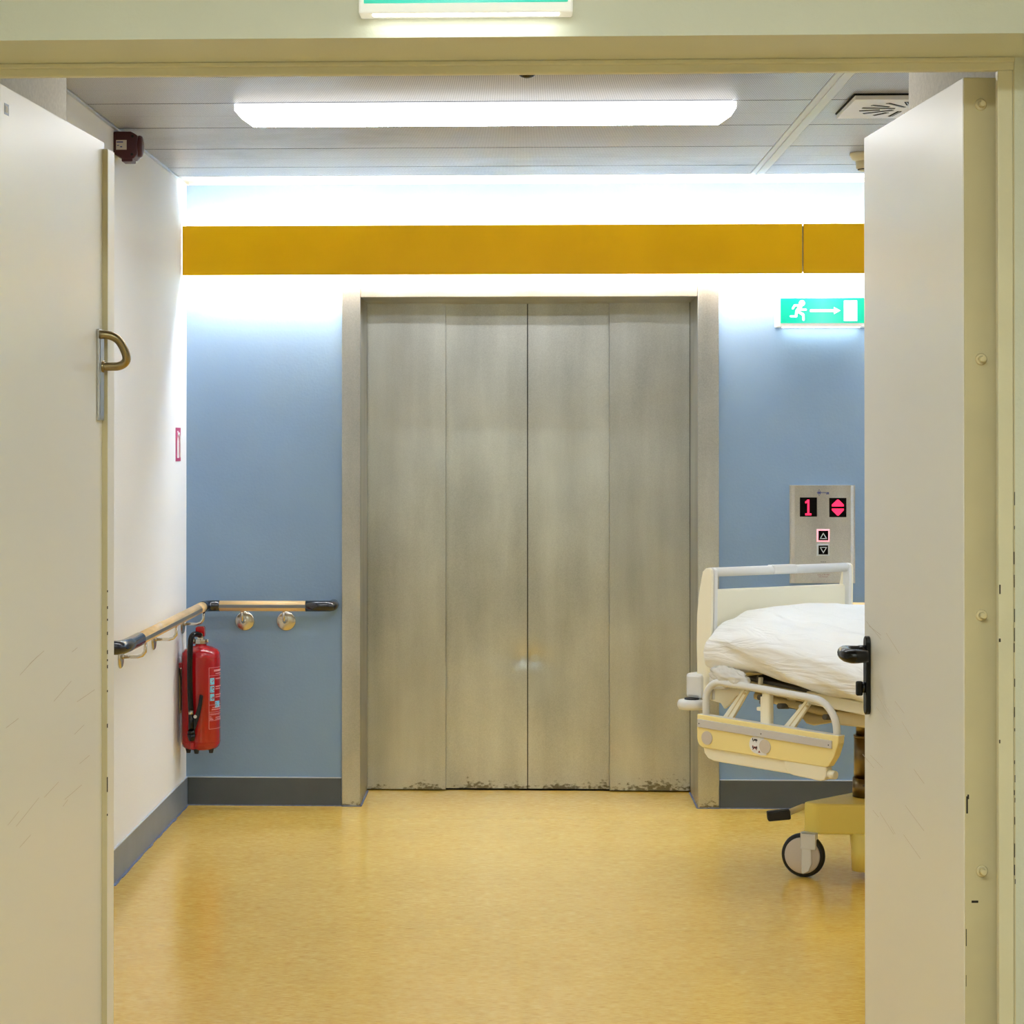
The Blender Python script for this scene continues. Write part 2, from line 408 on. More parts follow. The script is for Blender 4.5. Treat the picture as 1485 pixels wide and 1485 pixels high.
# ---- doorway wall (near side smooth, lobby side rough plaster)
wf = MB()
wf.box((-2.0, 3.53, 0), (-1.06, 3.80, 2.7)).box((0.96, 3.53, 0), (2.4, 3.80, 2.7)).box((-1.06, 3.53, 2.1635), (0.96, 3.80, 2.7), 0)
wf.box((-1.06, 3.75, 0), (-0.955, 3.80, 2.1635)).box((0.846, 3.75, 0), (0.96, 3.80, 2.1635))
wfo = wf.build('wall_front', 'sage'); tag(wfo, 'sage cream wall and lintel around the doorway', 'wall', kind='structure')
pl = MB().box((XL - 0.2, 3.80, 0), (-1.02, 4.85, 2.7)).build('wall_passage_left', 'plaster')
tag(pl, 'rough beige plastered pier behind the left door leaf', 'wall', kind='structure')
pr = MB().box((0.862, 3.80, 0), (XR + 0.2, 4.85, 2.7)).build('wall_passage_right', 'plaster')
tag(pr, 'rough beige plastered pier behind the right door leaf', 'wall', kind='structure')

# ---- corridor the camera stands in
tag(MB().box((-1.8, -2.4, 0), (-1.6, 3.53, 2.8)).build('wall_corridor_left', 'corridor'), 'plain corridor wall on the near left', 'wall', kind='structure')
tag(MB().box((1.7, -2.4, 0), (1.9, 3.53, 2.8)).build('wall_corridor_right', 'corridor'), 'plain corridor wall on the near right', 'wall', kind='structure')
tag(MB().box((-1.8, -2.6, 0), (1.9, -2.4, 2.8)).build('wall_corridor_end', 'corridor'), 'plain corridor wall behind the viewer', 'wall', kind='structure')
tag(MB().box((-1.8, -2.6, 2.7), (1.9, 3.53, 2.8)).build('ceiling', 'corridor'), 'plain corridor ceiling before the doorway', 'ceiling', kind='structure')

# ---- baseboards
def base(name, a, b, m, lab):
    o = tag(MB().box(a, b, 0.0015, seg=1).build(name, m), lab, 'baseboard', kind='structure'); return o
bb = base('baseboard_back', (XL + 0.007, D - 0.006, 0.0), (-0.7415, D, 0.116), 'base', 'dark grey vinyl baseboard left of the lift')
MB().box((XL + 0.007, D - 0.007, 0.1155), (-0.7415, D, 0.119)).build('sealant_line', 'seal', bb)
MB().box((XL + 0.007, D - 0.012, 0.0), (-0.7415, D - 0.006, 0.003)).build('sealant_line', 'seal_b', bb)
bb = base('baseboard_back', (0.824, D - 0.006, 0.0), (XR, D, 0.116), 'base', 'dark grey vinyl baseboard behind the bed')
MB().box((0.824, D - 0.007, 0.1155), (XR, D, 0.119)).build('sealant_line', 'seal', bb)
MB().box((0.824, D - 0.012, 0.0), (XR, D - 0.006, 0.003)).build('sealant_line', 'seal_b', bb)
bb = base('baseboard_left', (XL, 4.85, 0.0), (XL + 0.006, D, 0.116), 'base_l', 'slate grey vinyl baseboard along the left wall')
MB().box((XL, 4.85, 0.1155), (XL + 0.007, D, 0.1185)).build('sealant_line', 'seal', bb)
wav = MB()
for i in range(60):
    ya = 4.85 + i * (D - 4.85) / 60; wav.box((XL + 0.006, ya, 0), (XL + 0.010 + random.random() * 0.007, ya + (D - 4.85) / 60, 0.0025))
wav.build('sealant_line', 'seal_b', bb)
base('baseboard_right', (XR - 0.006, 4.85, 0.0), (XR, D, 0.116), 'base_l', 'slate grey vinyl baseboard along the right wall')

# ---- door frame of the near doorway
tf = empty('trim_1', (0, 3.78, 0), label='cream enamelled steel frame of the near doorway', cat='door frame', kind='structure')
MB().box((-0.955, -0.03, 2.1415), (0.846, -0.012, 2.1635), 0.0015).box((-0.955, -0.036, 2.155), (0.846, -0.028, 2.1635), 0.002).build('frame_head', 'frame_cream', tf)
MB().box((0.8175, -0.03, 0), (0.8435, -0.012, 2.1415), 0.0015).build('frame_jamb', 'frame_cream', tf)
MB().box((-0.955, -0.03, 0), (-0.925, 0.02, 2.1415), 0.002).build('frame_jamb', 'frame_cream', tf)
# paint flaws along the joint of the right jamb and the wall
cr = MB(); z = 0.9
cr.box((0.8437, -0.0302, 0.0), (0.8458, -0.0285, 2.1415))
cr.build('joint', 'edge', tf)
ch = MB()
zz = 0.75
rr = random.Random(8)
while zz < 1.42:
    h = 0.004 + rr.random() * 0.02; xx = 0.8447 + (rr.random() - 0.5) * 0.0012
    ch.box((xx - 0.0006, -0.0308, zz), (xx + 0.0006, -0.029, zz + h)); zz += h + rr.random() * 0.05
for (xx, z0, h, wv) in ((0.8190, 1.245, 0.016, 0.0022), (0.8183, 1.163, 0.006, 0.003), (0.8185, 0.99, 0.006, 0.002)):
    ch.box((xx, -0.0308, z0), (xx + wv, -0.029, z0 + h))
ch.build('paint_chip', 'dirt', tf)

# ================================================================== DOOR LEAVES
def leaf(name, loc, rz, length, ya, yb, label):
    r = empty(name, loc, rz, label=label, cat='door', kind='structure')
    MB().box((0, ya, 0.008), (length, yb, 2.14), 0.0015, seg=1).build('door_panel', 'leaf', r)
    return r
# right leaf: local X runs from the hinge into the lobby, +Y to the passage
RA = math.atan2(0.746, -0.054)
dr = leaf('door_2', (0.771, 3.81, 0), RA, 0.748, -0.055, 0.0, 'cream right door leaf with black lever handle, swung into the lobby')
MB().box((-0.003, -0.064, 0.008), (0.0005, -0.001, 2.139), 0.0008, seg=1).build('hinge_edge', 'edge', dr)
for z in (2.092, 1.649, 1.204, 0.76, 0.31):
    MB().cyl((-0.003, -0.030, z), (-0.006, -0.030, z), 0.0105, 0.009, n=18).cyl((-0.006, -0.030, z), (-0.018, -0.030, z), 0.0058, 0.0045, n=14).build('security_bolt', 'detector', dr)
sc = MB()
for (z0, h, yv, wv) in ((0.86, 0.03, -0.003, 0.003), (0.885, 0.008, -0.005, 0.003), (0.705, 0.004, -0.012, 0.012), (0.63, 0.03, -0.002, 0.0015), (0.56, 0.02, -0.002, 0.001)):
    sc.box((-0.0036, yv - wv, z0), (-0.002, yv, z0 + h), 0.0005, seg=1)
sc.build('paint_chip', 'dirt', dr)
h = MB().prism(arc(0.705, 1.093, 0.013, 0, 180) + arc(0.705, 0.957, 0.013, 180, 360), -0.001, 0.010, 'XZ', 0.002).build('backplate', 'black', dr)
lv = MB().cyl((0.705, 0.008, 1.073), (0.705, 0.022, 1.073), 0.014)
pts = [(0.705, 0.010, 1.073), (0.705, 0.040, 1.073), (0.700, 0.050, 1.073), (0.690, 0.0555, 1.073), (0.675, 0.057, 1.072), (0.657, 0.0565, 1.071), (0.645, 0.050, 1.070), (0.642, 0.038, 1.070), (0.642, 0.018, 1.070)]
lv.tube(pts, 0.0105, 16, sub=3, rad=[0.0130, 0.0135, 0.0145, 0.0145, 0.0145, 0.0145, 0.0145, 0.014, 0.012])
lv.build('lever', 'black', dr)
MB().cyl((0.705, 0.009, 1.000), (0.705, 0.016, 1.000), 0.011).box((0.700, 0.014, 0.983), (0.710, 0.028, 1.013), 0.003).build('thumb_turn', 'black', dr)
# faint scuffs on the leaf (long thin scratches)
M['scratch'] = mat('grey_scratch', (208, 196, 180), 0.6)
ss = MB(); rr = random.Random(3)
for i in range(16):
    x0 = rr.uniform(0.15, 0.7); z0 = rr.uniform(0.72, 1.0) if i < 11 else rr.uniform(0.9, 1.12); ln = rr.uniform(0.03, 0.12)
    a = -rr.uniform(0.06, 0.3) - PI
    m4 = Matrix.Translation((x0, 0.0, z0)) @ Matrix.Rotation(a, 4, 'Y')
    ss.box((-ln, -0.0001, -0.0004), (ln * 0.2, 0.00015, 0.0004), mtx=m4)
ss.build('scratches', 'scratch', dr)['kind'] = 'stuff'

# left leaf
LA = math.atan2(0.757, 0.040)
dl = leaf('door_1', (-0.918, 3.803, 0), LA, 0.758, 0.0, 0.055, 'cream left door leaf with bronze loop handle, swung into the lobby')
MB().box((0.742, -0.0115, 0.008), (0.800, 0.012, 2.124), 0.001, seg=1).box((0.742, -0.0118, 0.008), (0.7435, 0.0, 2.123)).build('meeting_strip', 'leaf', dl)
MB().box((0.741, -0.0113, 0.010), (0.7422, 0.0, 2.122)).build('strip_edge', 'edge', dl)
MB().box((0.693, -0.006, 1.551), (0.735, 0.0, 1.742), 0.0012).box((0.7, -0.0075, 1.553), (0.728, -0.006, 1.740), 0.0007).build('backplate', 'alu', dl)
hp = MB()
pts = [(0.715, -0.006, 1.664), (0.715, -0.03, 1.664), (0.715, -0.042, 1.665), (0.714, -0.053, 1.670), (0.711, -0.0595, 1.680), (0.707, -0.0565, 1.696), (0.703, -0.049, 1.712), (0.699, -0.0405, 1.722), (0.695, -0.026, 1.7285), (0.692, -0.006, 1.730)]
hp.tube(pts, 0.009, 16, sub=4).cyl((0.715, -0.005, 1.664), (0.715, -0.012, 1.664), 0.0125)
hp.build('loop_handle', 'brass', dl)
MB().box((0.7995, 0.0, 1.50), (0.8015, 0.010, 1.60), 0.0005).build('lock_faceplate', 'alu', dl)
MB().box((0.026, -0.0004, 2.089), (0.054, 0.0, 2.109)).build('sticker', 'base_l', dl)
MB().box((0.032, -0.0007, 2.093), (0.048, 0.0, 2.105)).build('sticker_field', 'printwhite', dl)
pc = MB()
for (z0, h) in ((0.905, 0.012), (0.77, 0.045), (1.19, 0.006), (1.155, 0.008), (1.13, 0.006), (1.10, 0.01), (1.06, 0.012), (1.045, 0.006), (1.03, 0.01), (0.98, 0.006), (0.72, 0.006)):
    pc.box((0.7400, -0.0121, z0), (0.7440, -0.0109, z0 + h * 0.7))
pc.build('paint_chip', 'dirt', dl)
ss = MB(); rr = random.Random(5)
for i in range(14):
    x0 = rr.uniform(0.1, 0.68); z0 = rr.uniform(0.75, 1.12); ln = rr.uniform(0.03, 0.12)
    m4 = Matrix.Translation((x0, 0.0, z0)) @ Matrix.Rotation(-rr.uniform(0.04, 0.2), 4, 'Y')
    ss.box((-ln, -0.00015, -0.0004), (ln * 0.3, 0.0001, 0.0004), mtx=m4)
ss.build('scratches', 'scratch', dl)['kind'] = 'stuff'

# ================================================================== LIFT
lf = empty('door_3', (0.036, D, 0), label='stainless steel four-panel lift door in a steel frame', cat='lift door', kind='structure')
def L3(x): return x - 0.036
fr = MB()
fr.box((L3(-0.739), -0.012, 0.0), (L3(-0.662), rec - 0.02, 2.30), 0.002).build('frame_jamb', 'steelframe', lf)
MB().box((L3(0.734), -0.012, 0.0), (L3(0.821), rec - 0.02, 2.30), 0.002).build('frame_jamb', 'steelframe', lf)
MB().box((L3(-0.6605), -0.0105, oz), (L3(0.7325), rec + 0.03, 2.30), 0.0015).build('frame_head', 'steelframe', lf)
# shaft box behind, sill
MB().box((L3(-0.70), rec + 0.09, 0), (L3(0.78), rec + 0.11, 2.2)).build('shaft_back', 'darkgap', lf)
MB().box((L3(-0.72), -0.006, 0.0001), (L3(-0.659), -0.012, 0.004)).box((L3(-0.662), -0.012, 0.0001), (L3(-0.656), rec - 0.02, 0.004)).box((L3(0.728), -0.012, 0.0001), (L3(0.734), rec - 0.02, 0.004)).box((L3(0.731), -0.018, 0.0001), (L3(0.822), -0.012, 0.004)).box((L3(-0.74), -0.018, 0.0001), (L3(-0.659), -0.012, 0.004)).build('sealant_line', 'seal_b', lf)
def dented(x0, x1, yb, z0, z1, dents, seed):
    """door leaf skin: a grid with a slight waviness and its dents"""
    t = bmesh.new(); nx, nz = 26, 130
    V = []
    for j in range(nz + 1):
        row = []
        for i in range(nx + 1):
            u, v = i / nx, j / nz; x = x0 + (x1 - x0) * u; z = z0 + (z1 - z0) * v
            ed = min(1, 6 * u, 6 * (1 - u))
            dy = 0.0018 * ed * noise.noise(Vector((x * 2.2 + seed, z * 1.4, seed)))
            for (cx, cz, s, a) in dents: dy += a * math.exp(-((x - cx) ** 2 + (z - cz) ** 2) / (2 * s * s))
            row.append(t.verts.new((x, yb + dy, z)))
        V.append(row)
    for j in range(nz):
        for i in range(nx):
            f = t.faces.new((V[j][i], V[j][i + 1], V[j + 1][i + 1], V[j + 1][i])); f.smooth = True
    m = MB(); m._add(t)
    m.box((x0, yb + 0.006, z0), (x1, yb + 0.03, z1))
    e = 0.0011
    for (xa, xb) in ((x0, x0 + e), (x1 - e, x1)): m.box((xa, yb - 0.0004, z0), (xb, yb + 0.02, z1))
    m.box((x0, yb, z0), (x1, yb + 0.02, z0 + e)).box((x0, yb, z1 - e), (x1, yb + 0.02, z1))
    return m
seams = [-0.668, -0.3225, 0.0335, 0.388, 0.7335]
yo, yi = rec, rec + 0.034
specs = [(seams[0], seams[1] + 0.0, yo, []), (seams[1] - 0.03, seams[2] - 0.0022, yi, [(0.012, 0.57, 0.022, 0.005), (-0.02, 0.60, 0.05, 0.002), (0.015, 0.935, 0.008, 0.0012)]),
         (seams[2] + 0.0022, seams[3] + 0.03, yi, [(0.06, 0.575, 0.022, 0.006), (0.10, 0.545, 0.045, 0.003), (0.145, 1.095, 0.009, 0.0012), (0.07, 0.45, 0.04, 0.0012)]), (seams[3], seams[4], yo, [])]
for q, (a, b, yy, dn) in enumerate(specs):
    dented(L3(a), L3(b), yy, 0.006, 2.135, [(L3(c[0]), c[1], c[2], c[3]) for c in dn], q * 3.7).build('lift_panel', 'steel', lf)

# ================================================================== LAMPS
# ceiling battens: the one in view and two unseen ones added as fill
def batten(x, y, label):
    bt = empty('ceiling_lamp', (x, y, H), label=label, cat='ceiling light')
    hx = 0.793
    MB().box((-hx + 0.01, -0.085, -0.004), (hx - 0.01, 0.085, 0.0), 0.001).build('housing', 'lampwhite', bt)
    lv4 = [(hx, 0.092, -0.004), (hx, 0.092, -0.025), (hx - 0.042, 0.06, -0.056)]
    t = bmesh.new()
    rings = [[t.verts.new((sx * X, sy * Y, Z)) for sx, sy in ((-1, -1), (1, -1), (1, 1), (-1, 1))] for X, Y, Z in lv4]
    for A, B in zip(rings, rings[1:]):
        for i in range(4): t.faces.new((A[i], B[i], B[(i + 1) % 4], A[(i + 1) % 4]))
    t.faces.new(rings[0]); t.faces.new(rings[-1][::-1])
    bmesh.ops.recalc_face_normals(t, faces=t.faces)
    mb = MB(); mb._add(t); o = mb.build('diffuser', ['batten', 'batten_side'], bt)
    for p in o.data.polygons: p.material_index = 0 if p.normal.z < -0.9 else 1
batten(-0.112, 6.95, 'long white fluorescent batten lamp on the lobby ceiling')
batten(0.0, 5.35, 'unseen batten lamp added as wall fill on the lobby ceiling nearer the doorway')
batten(2.15, 6.95, 'unseen batten lamp added as fill light on the lobby ceiling over the bed foot')

# corridor lamp out of view, and a second added to brighten the jamb
for yh, lab in ((1.6, 'flat white lamp on the corridor ceiling before the doorway'), (-1.3, 'unseen flat lamp added behind the viewer to brighten the door jamb')):
    hl = empty('ceiling_lamp', (0.0, yh, 2.7), label=lab, cat='ceiling light')
    MB().box((-0.6, -0.15, -0.04), (0.6, 0.15, 0.0), 0.004).build('housing', 'lampwhite', hl)
    MB().box((-0.58, -0.13, -0.05), (0.58, 0.13, -0.035), 0.004).build('diffuser', 'hall', hl)

# yellow wall lighting duct over the lift
du = empty('wall_light_duct', (0, D, 2.30), label='long golden yellow lighting band on the wall over the lift', cat='wall light')
yf = -0.140
MB().box((XL + 0.0035, yf, -0.103), (1.1465, yf + 0.012, 0.099), 0.0012).build('cover_panel', 'yellow', du)
MB().box((1.1525, yf, -0.103), (XR - 0.01, yf + 0.012, 0.099), 0.0012).build('cover_panel', 'yellow', du)
MB().box((1.1440, yf + 0.012, -0.095), (1.1550, yf + 0.018, 0.091)).build('joint_strip', 'brass', du)
for x in (-0.9, 0.05, 0.95, 1.4, 2.4): MB().box((x - 0.012, yf + 0.012, -0.02), (x + 0.012, 0.0, 0.02)).box((x - 0.012, -0.004, -0.06), (x + 0.012, 0, 0.06)).build('wall_bracket', 'lampwhite', du)
for (xa, xb) in ((-1.36, -0.02), (0.02, 1.36), (1.42, 3.1)):
    MB().cyl((xa, -0.075, 0.03), (xb, -0.075, 0.03), 0.013, n=16).build('fluorescent_tube', 'tube_up', du)
    MB().box((xa, -0.10, -0.012), (xb, -0.05, 0.012), 0.002).build('gear_tray', 'lampwhite', du)
for (xa, xb) in ((-1.36, -0.02), (0.02, 1.36), (1.42, 3.1)):
    MB().cyl((xa, -0.100, -0.062), (xb, -0.100, -0.062), 0.013, n=16).build('fluorescent_tube', 'tube', du)

# ================================================================== CEILING FITTINGS
df = empty('air_diffuser', (1.232, 6.955, H), label='square white swirl air diffuser in the ceiling above the right door leaf', cat='air vent')
MB().box((-0.195, -0.195, -0.018), (0.195, 0.195, -0.004), 0.0015).build('faceplate', 'lampwhite', df)
MB().box((-0.199, -0.199, -0.005), (0.199, 0.199, 0.0), 0).build('gasket', 'darkgap', df)
for i in range(16):
    a = 2 * PI * i / 16 + 0.12
    m4 = Matrix.Rotation(a, 4, 'Z')
    r0, r1 = ((0.045, 0.15) if i % 2 == 0 else (0.085, 0.15))
    m5 = m4 @ Matrix.Translation((0, 0.012, 0))
    MB().box((r0, -0.007, -0.0192), (r1, 0.007, -0.017), mtx=m5).build('slot', 'darkgap', df)
    MB().box((r0, -0.001, -0.021), (r1, 0.0012, -0.0185), mtx=m5).build('vane', 'alu', df)

sd = empty('smoke_detector', (1.282, 8.132, H), label='small ivory smoke detector on the ceiling beside the right door leaf', cat='smoke detector')
MB().lathe([(0.054, 0.0), (0.054, -0.008), (0.046, -0.024), (0.034, -0.030)]).build('base', 'detector', sd)
MB().lathe([(0.033, -0.028), (0.031, -0.056), (0.024, -0.060), (0.022, -0.066), (0.012, -0.069)]).build('sensor_head', 'detector', sd)
MB().lathe([(0.0255, -0.0595), (0.0255, -0.063), (0.023, -0.0635)]).build('dark_ring', 'blackmat', sd)
do = empty('motion_sensor', (0.021, 6.36, H), label='tiny black round sensor on the ceiling above the batten lamp', cat='sensor')
MB().lathe([(0.024, 0.0), (0.024, -0.004), (0.017, -0.009), (0.006, -0.012)]).build('dome', 'black', do)
MB().lathe([(0.027, 0.0), (0.027, -0.0022), (0.024, -0.003)]).build('collar', 'lampwhite', do)

# red alarm sounder
al = empty('alarm_sounder', (XL, 7.42, 2.526), label='dark red alarm sounder high on the left wall by the ceiling', cat='alarm')
MB().prism([(0.0, -0.030), (0.030, -0.046), (0.070, -0.046), (0.082, -0.030), (0.082, 0.034), (0.06, 0.047), (0.0, 0.047)], -0.042, 0.042, 'XZ', 0.004).build('body', 'darkred', al)
MB().lathe([(0.038, 0.0), (0.038, 0.006), (0.034, 0.013), (0.02, 0.0165), (0.008, 0.017)], c=(0.080, 0, 0.0), axis='X').build('lens', 'darkred', al)
MB().box((0.028, -0.040, -0.056), (0.066, 0.030, -0.044), 0.003).build('cable_gland', 'darkred', al)
MB().box((0.010, -0.0432, -0.016), (0.046, -0.042, 0.017)).build('label_plate', 'greydisc', al)
MB().box((0.012, -0.0436, 0.008), (0.034, -0.0430, 0.012)).box((0.013, -0.0436, -0.003), (0.02, -0.043, 0.0)).box((0.024, -0.0436, -0.008), (0.031, -0.043, -0.004)).build('print', 'bluepr', al)
MB().cyl((0.064, -0.0425, -0.032), (0.064, -0.0408, -0.032), 0.0045, n=12).build('screw_hole', 'darkgap', al)
MB().cyl((0.066, -0.0425, 0.030), (0.066, -0.0408, 0.030), 0.0045, n=12).build('screw_hole', 'darkgap', al)

# fire extinguisher sign on the left wall (faces +X)
sg = empty('extinguisher_sign', (XL, 8.79, 1.502), label='small magenta red fire extinguisher sign high on the left wall', cat='sign')
MB().box((0.0, -0.062, -0.068), (0.0015, 0.062, 0.068)).build('plate', 'pinkred', sg)
pic = MB()
pic.prism([(-0.030, -0.055), (0.012, -0.055), (0.012, 0.012), (0.0, 0.028), (-0.018, 0.028), (-0.030, 0.012)], 0.0014, 0.0022, 'YZ')
pic.tube([(0.002, -0.012, 0.035), (0.002, 0.012, 0.046), (0.002, 0.034, 0.03), (0.002, 0.042, 0.0), (0.002, 0.044, -0.03), (0.002, 0.036, -0.052)], 0.0035, 8)
pic.box((0.0014, -0.016, 0.028), (0.0022, -0.004, 0.05)).box((0.0014, -0.028, 0.048), (0.0022, 0.002, 0.055))
pic.build('pictogram', 'printwhite', sg)

# ================================================================== SIGNS
def sign_box(name, loc, wv, hv, bd, label):
    r = empty(name, loc, label=label, cat='exit sign'); return r
# exit sign on the back wall
es = sign_box('exit_sign', (1.05, D, 1.984), 0, 0, 0, 'green emergency exit sign with running man, arrow and door')
ux = lambda zx: 0.017 + (zx - 263) * 0.00034
uz = lambda zy: (2.102 - (zy - 265) * 0.00034) - 1.984
MB().box((0.0, -0.07, 0.0), (0.375, 0.0, 0.121), 0.003).build('casing', 'casing', es)
MB().box((ux(263), -0.0715, uz(570)), (ux(1265), -0.0695, uz(265)), 0.0008).build('green_face', 'green', es)
MB().box((0.03, -0.055, -0.0012), (0.345, -0.012, 0.001)).build('light_window', 'glow', es)
def strokes(segs):
    m = MB()
    for (x0, y0, x1, y1, wd) in segs:
        a = Vector((ux(x0), uz(y0))); b = Vector((ux(x1), uz(y1))); d = (b - a).normalized(); n = Vector((-d.y, d.x)) * wd * 0.00034 / 2
        ang = math.degrees(math.atan2(d.y, d.x)); r = wd * 0.00034 / 2
        m.prism(arc(b.x, b.y, r, ang - 90, ang + 90, 4) + arc(a.x, a.y, r, ang + 90, ang + 270, 4), -0.0722, -0.0712, 'XZ')
    return m
rm = strokes([(475, 360, 505, 405, 22), (505, 407, 566, 407, 24), (480, 352, 432, 356, 24), (432, 356, 410, 392, 24), (500, 372, 462, 430, 48), (468, 425, 535, 468, 30), (536, 468, 538, 528, 28), (455, 430, 450, 484, 30), (450, 486, 386, 486, 24)])
hc = (ux(520), uz(328)); rm.prism(arc(hc[0], hc[1], 36 * 0.00034, 0, 345, 23), -0.0722, -0.0712, 'XZ')
rm.build('running_figure', 'signwhite', es)
MB().prism([(ux(618), uz(403)), (ux(902), uz(403)), (ux(902), uz(376)), (ux(980), uz(418)), (ux(902), uz(461)), (ux(902), uz(434)), (ux(618), uz(434))], -0.0722, -0.0712, 'XZ').build('arrow', 'signwhite', es)
MB().prism([(ux(1022), uz(545)), (ux(1180), uz(545)), (ux(1180), uz(298)), (ux(1022), uz(298))], -0.0722, -0.0712, 'XZ').build('door_symbol', 'signwhite', es)

# exit sign over the near doorway: only its lower edge is in view
ts = sign_box('exit_sign', (-0.087, 3.53, 2.194), 0, 0, 0, 'green lit exit sign above the near doorway, cut by the top edge')
MB().box((-0.172, -0.045, 0.0), (0.172, 0.0, 0.175), 0.003).build('casing', 'casing', ts)
MB().box((-0.164, -0.0465, 0.0165), (0.164, -0.0445, 0.163), 0.0008).build('green_face', 'green', ts)
MB().box((-0.150, -0.042, -0.001), (0.150, -0.022, 0.001)).build('light_window', 'glow', ts)

# ================================================================== LIFT CALL PANEL
cp = empty('lift_call_panel', (1.112, D, 0.93), label='stainless steel lift call panel with red 1 and arrows behind the bed', cat='call panel')
U = 0.000285
cx_ = lambda zx: (zx - 50) * U
cz_ = lambda zy: 1.333 - 0.93 - (zy - 45) * U
W_, Hh = cx_(990), cz_(45)
MB().prism([(0, 0), (0.019, -0.013), (W_ - 0.019, -0.013), (W_, 0)], 0.003, Hh, 'XY').box((0.0, -0.004, 0.0), (W_, 0, Hh + 0.001), 0.0005).build('plate', 'steelplate', cp)
YF = -0.013
def pb(x0, y0, x1, y1, d, name, m, par=cp, bev=0.0, d0=0.0):
    return MB().box((cx_(x0), YF - d, cz_(y1)), (cx_(x1), YF + 0.001 - d0, cz_(y0)), bev).build(name, m, par)
d1 = pb(192, 218, 437, 495, 0.0012, 'floor_display', 'screen')
d2 = pb(614, 225, 860, 502, 0.0012, 'direction_display', 'screen')
def pp(poly, d, name, m, par):
    return MB().prism([(cx_(x), cz_(y)) for x, y in poly], YF - d, YF - d + 0.0006, 'XZ').build(name, m, par)
pp([(298, 248), (328, 248), (328, 447), (357, 447), (357, 476), (268, 476), (268, 447), (299, 447), (299, 290), (280, 306), (268, 300), (268, 272), (284, 270)], 0.0016, 'numeral', 'led', d1)
pp([(728, 248), (748, 248), (823, 322), (823, 348), (650, 348), (650, 322)], 0.0016, 'up_arrow', 'led', d2)
pp([(650, 378), (823, 378), (823, 402), (748, 480), (728, 480), (650, 402)], 0.0016, 'down_arrow', 'led', d2)
def outline(A, wd, name, m, par, d):
    n = len(A); mb = MB()
    for i in range(n):
        a = Vector(A[i]); b = Vector(A[(i + 1) % n]); dd = (b - a).normalized(); nn = Vector((-dd.y, dd.x)) * wd / 2
        a2, b2 = a - dd * wd / 2, b + dd * wd / 2
        mb.prism([(cx_(p.x), cz_(p.y)) for p in (a2 + nn, b2 + nn, b2 - nn, a2 - nn)], YF - d, YF - d + 0.0006, 'XZ')
    return mb.build(name, m, par)
for (x0, y0, x1, y1, ring, tri, nm) in ((435, 678, 617, 857, 'pinkglow', [(527, 735), (572, 812), (482, 812)], 'up_button'), (437, 893, 613, 1060, 'ring', [(482, 938), (572, 938), (527, 1016)], 'down_button')):
    bt_ = pb(x0, y0, x1, y1, 0.004, nm, ring, bev=0.0012)
    pb(x0 + 21, y0 + 19, x1 - 19, y1 - 19, 0.0048, 'button_face', 'screen', bt_)
    outline(tri, 11, 'symbol', 'ring', bt_, 0.0054)
outline([(470, 104), (497, 150), (470, 192), (443, 150)], 5, 'logo', 'bluepr', cp, 0.0003)
lg = MB()
lg.prism([(cx_(470 + 22 * math.cos(t)), cz_(150 + 15 * math.sin(t))) for t in [2 * PI * i / 16 for i in range(16)]], YF - 0.0004, YF, 'XZ')
for (x0, y0, x1, y1) in ((436, 146, 448, 153), (500, 143, 590, 149), (500, 152, 574, 156), (578, 143, 612, 158), (566, 160, 612, 172)):
    lg.box((cx_(x0), YF - 0.0004, cz_(y1)), (cx_(x1), YF, cz_(y0)))
lg.build('logo', 'bluepr', cp)
tm = lambda zx, zy: Matrix.Translation((cx_(zx), YF - 0.0003, cz_(zy))) @ Matrix.Rotation(PI / 2, 4, 'X')
text_mesh('Aufzug im Brandfall', 0.0064, 'lettering', 'redpr', cp, tm(527, 1342))
text_mesh('nicht benutzen', 0.0064, 'lettering', 'redpr', cp, tm(527, 1370))
text_mesh('Notruf', 0.0078, 'lettering', 'blackpr', cp, tm(527, 1156))
pb(500, 1280, 515, 1300, 0.0004, 'mark', 'blackpr')

# ================================================================== HANDRAILS
ZR = 0.836; RR = 0.0215; off = 0.09
hr = empty('handrail', (XL, D, 0), label='wooden handrail with black ends turning the corner left of the lift', cat='handrail')
# local coordinates: origin at the room corner
def rail_piece(p, q, name='wood_rail'):
    wr_ = MB().cyl(p, q, RR, n=24).build(name, 'wood', hr)
    return wr_
w1 = rail_piece((0.148, -off, ZR), (0.510, -off, ZR))
MB().box((0.148, -off - RR - 0.0008, ZR - 0.0065), (0.510, -off - RR + 0.004, ZR + 0.0065), 0.001).build('aluminium_strip', 'railstrip', w1)
w2 = rail_piece((off, -0.30, ZR), (off, -1.63, ZR))
MB().box((off + RR - 0.004, -1.63, ZR - 0.0065), (off + RR + 0.0008, -0.30, ZR + 0.0065), 0.001).build('aluminium_strip', 'railstrip', w2)
# corner piece
crn = [(off, -0.305, ZR), (off, -0.20, ZR)] + [(off + 0.05 - 0.05 * math.cos(a), -0.14 + 0.05 * math.sin(a), ZR) for a in [PI / 2 * i / 6 for i in range(7)]] + [(0.152, -off, ZR)]
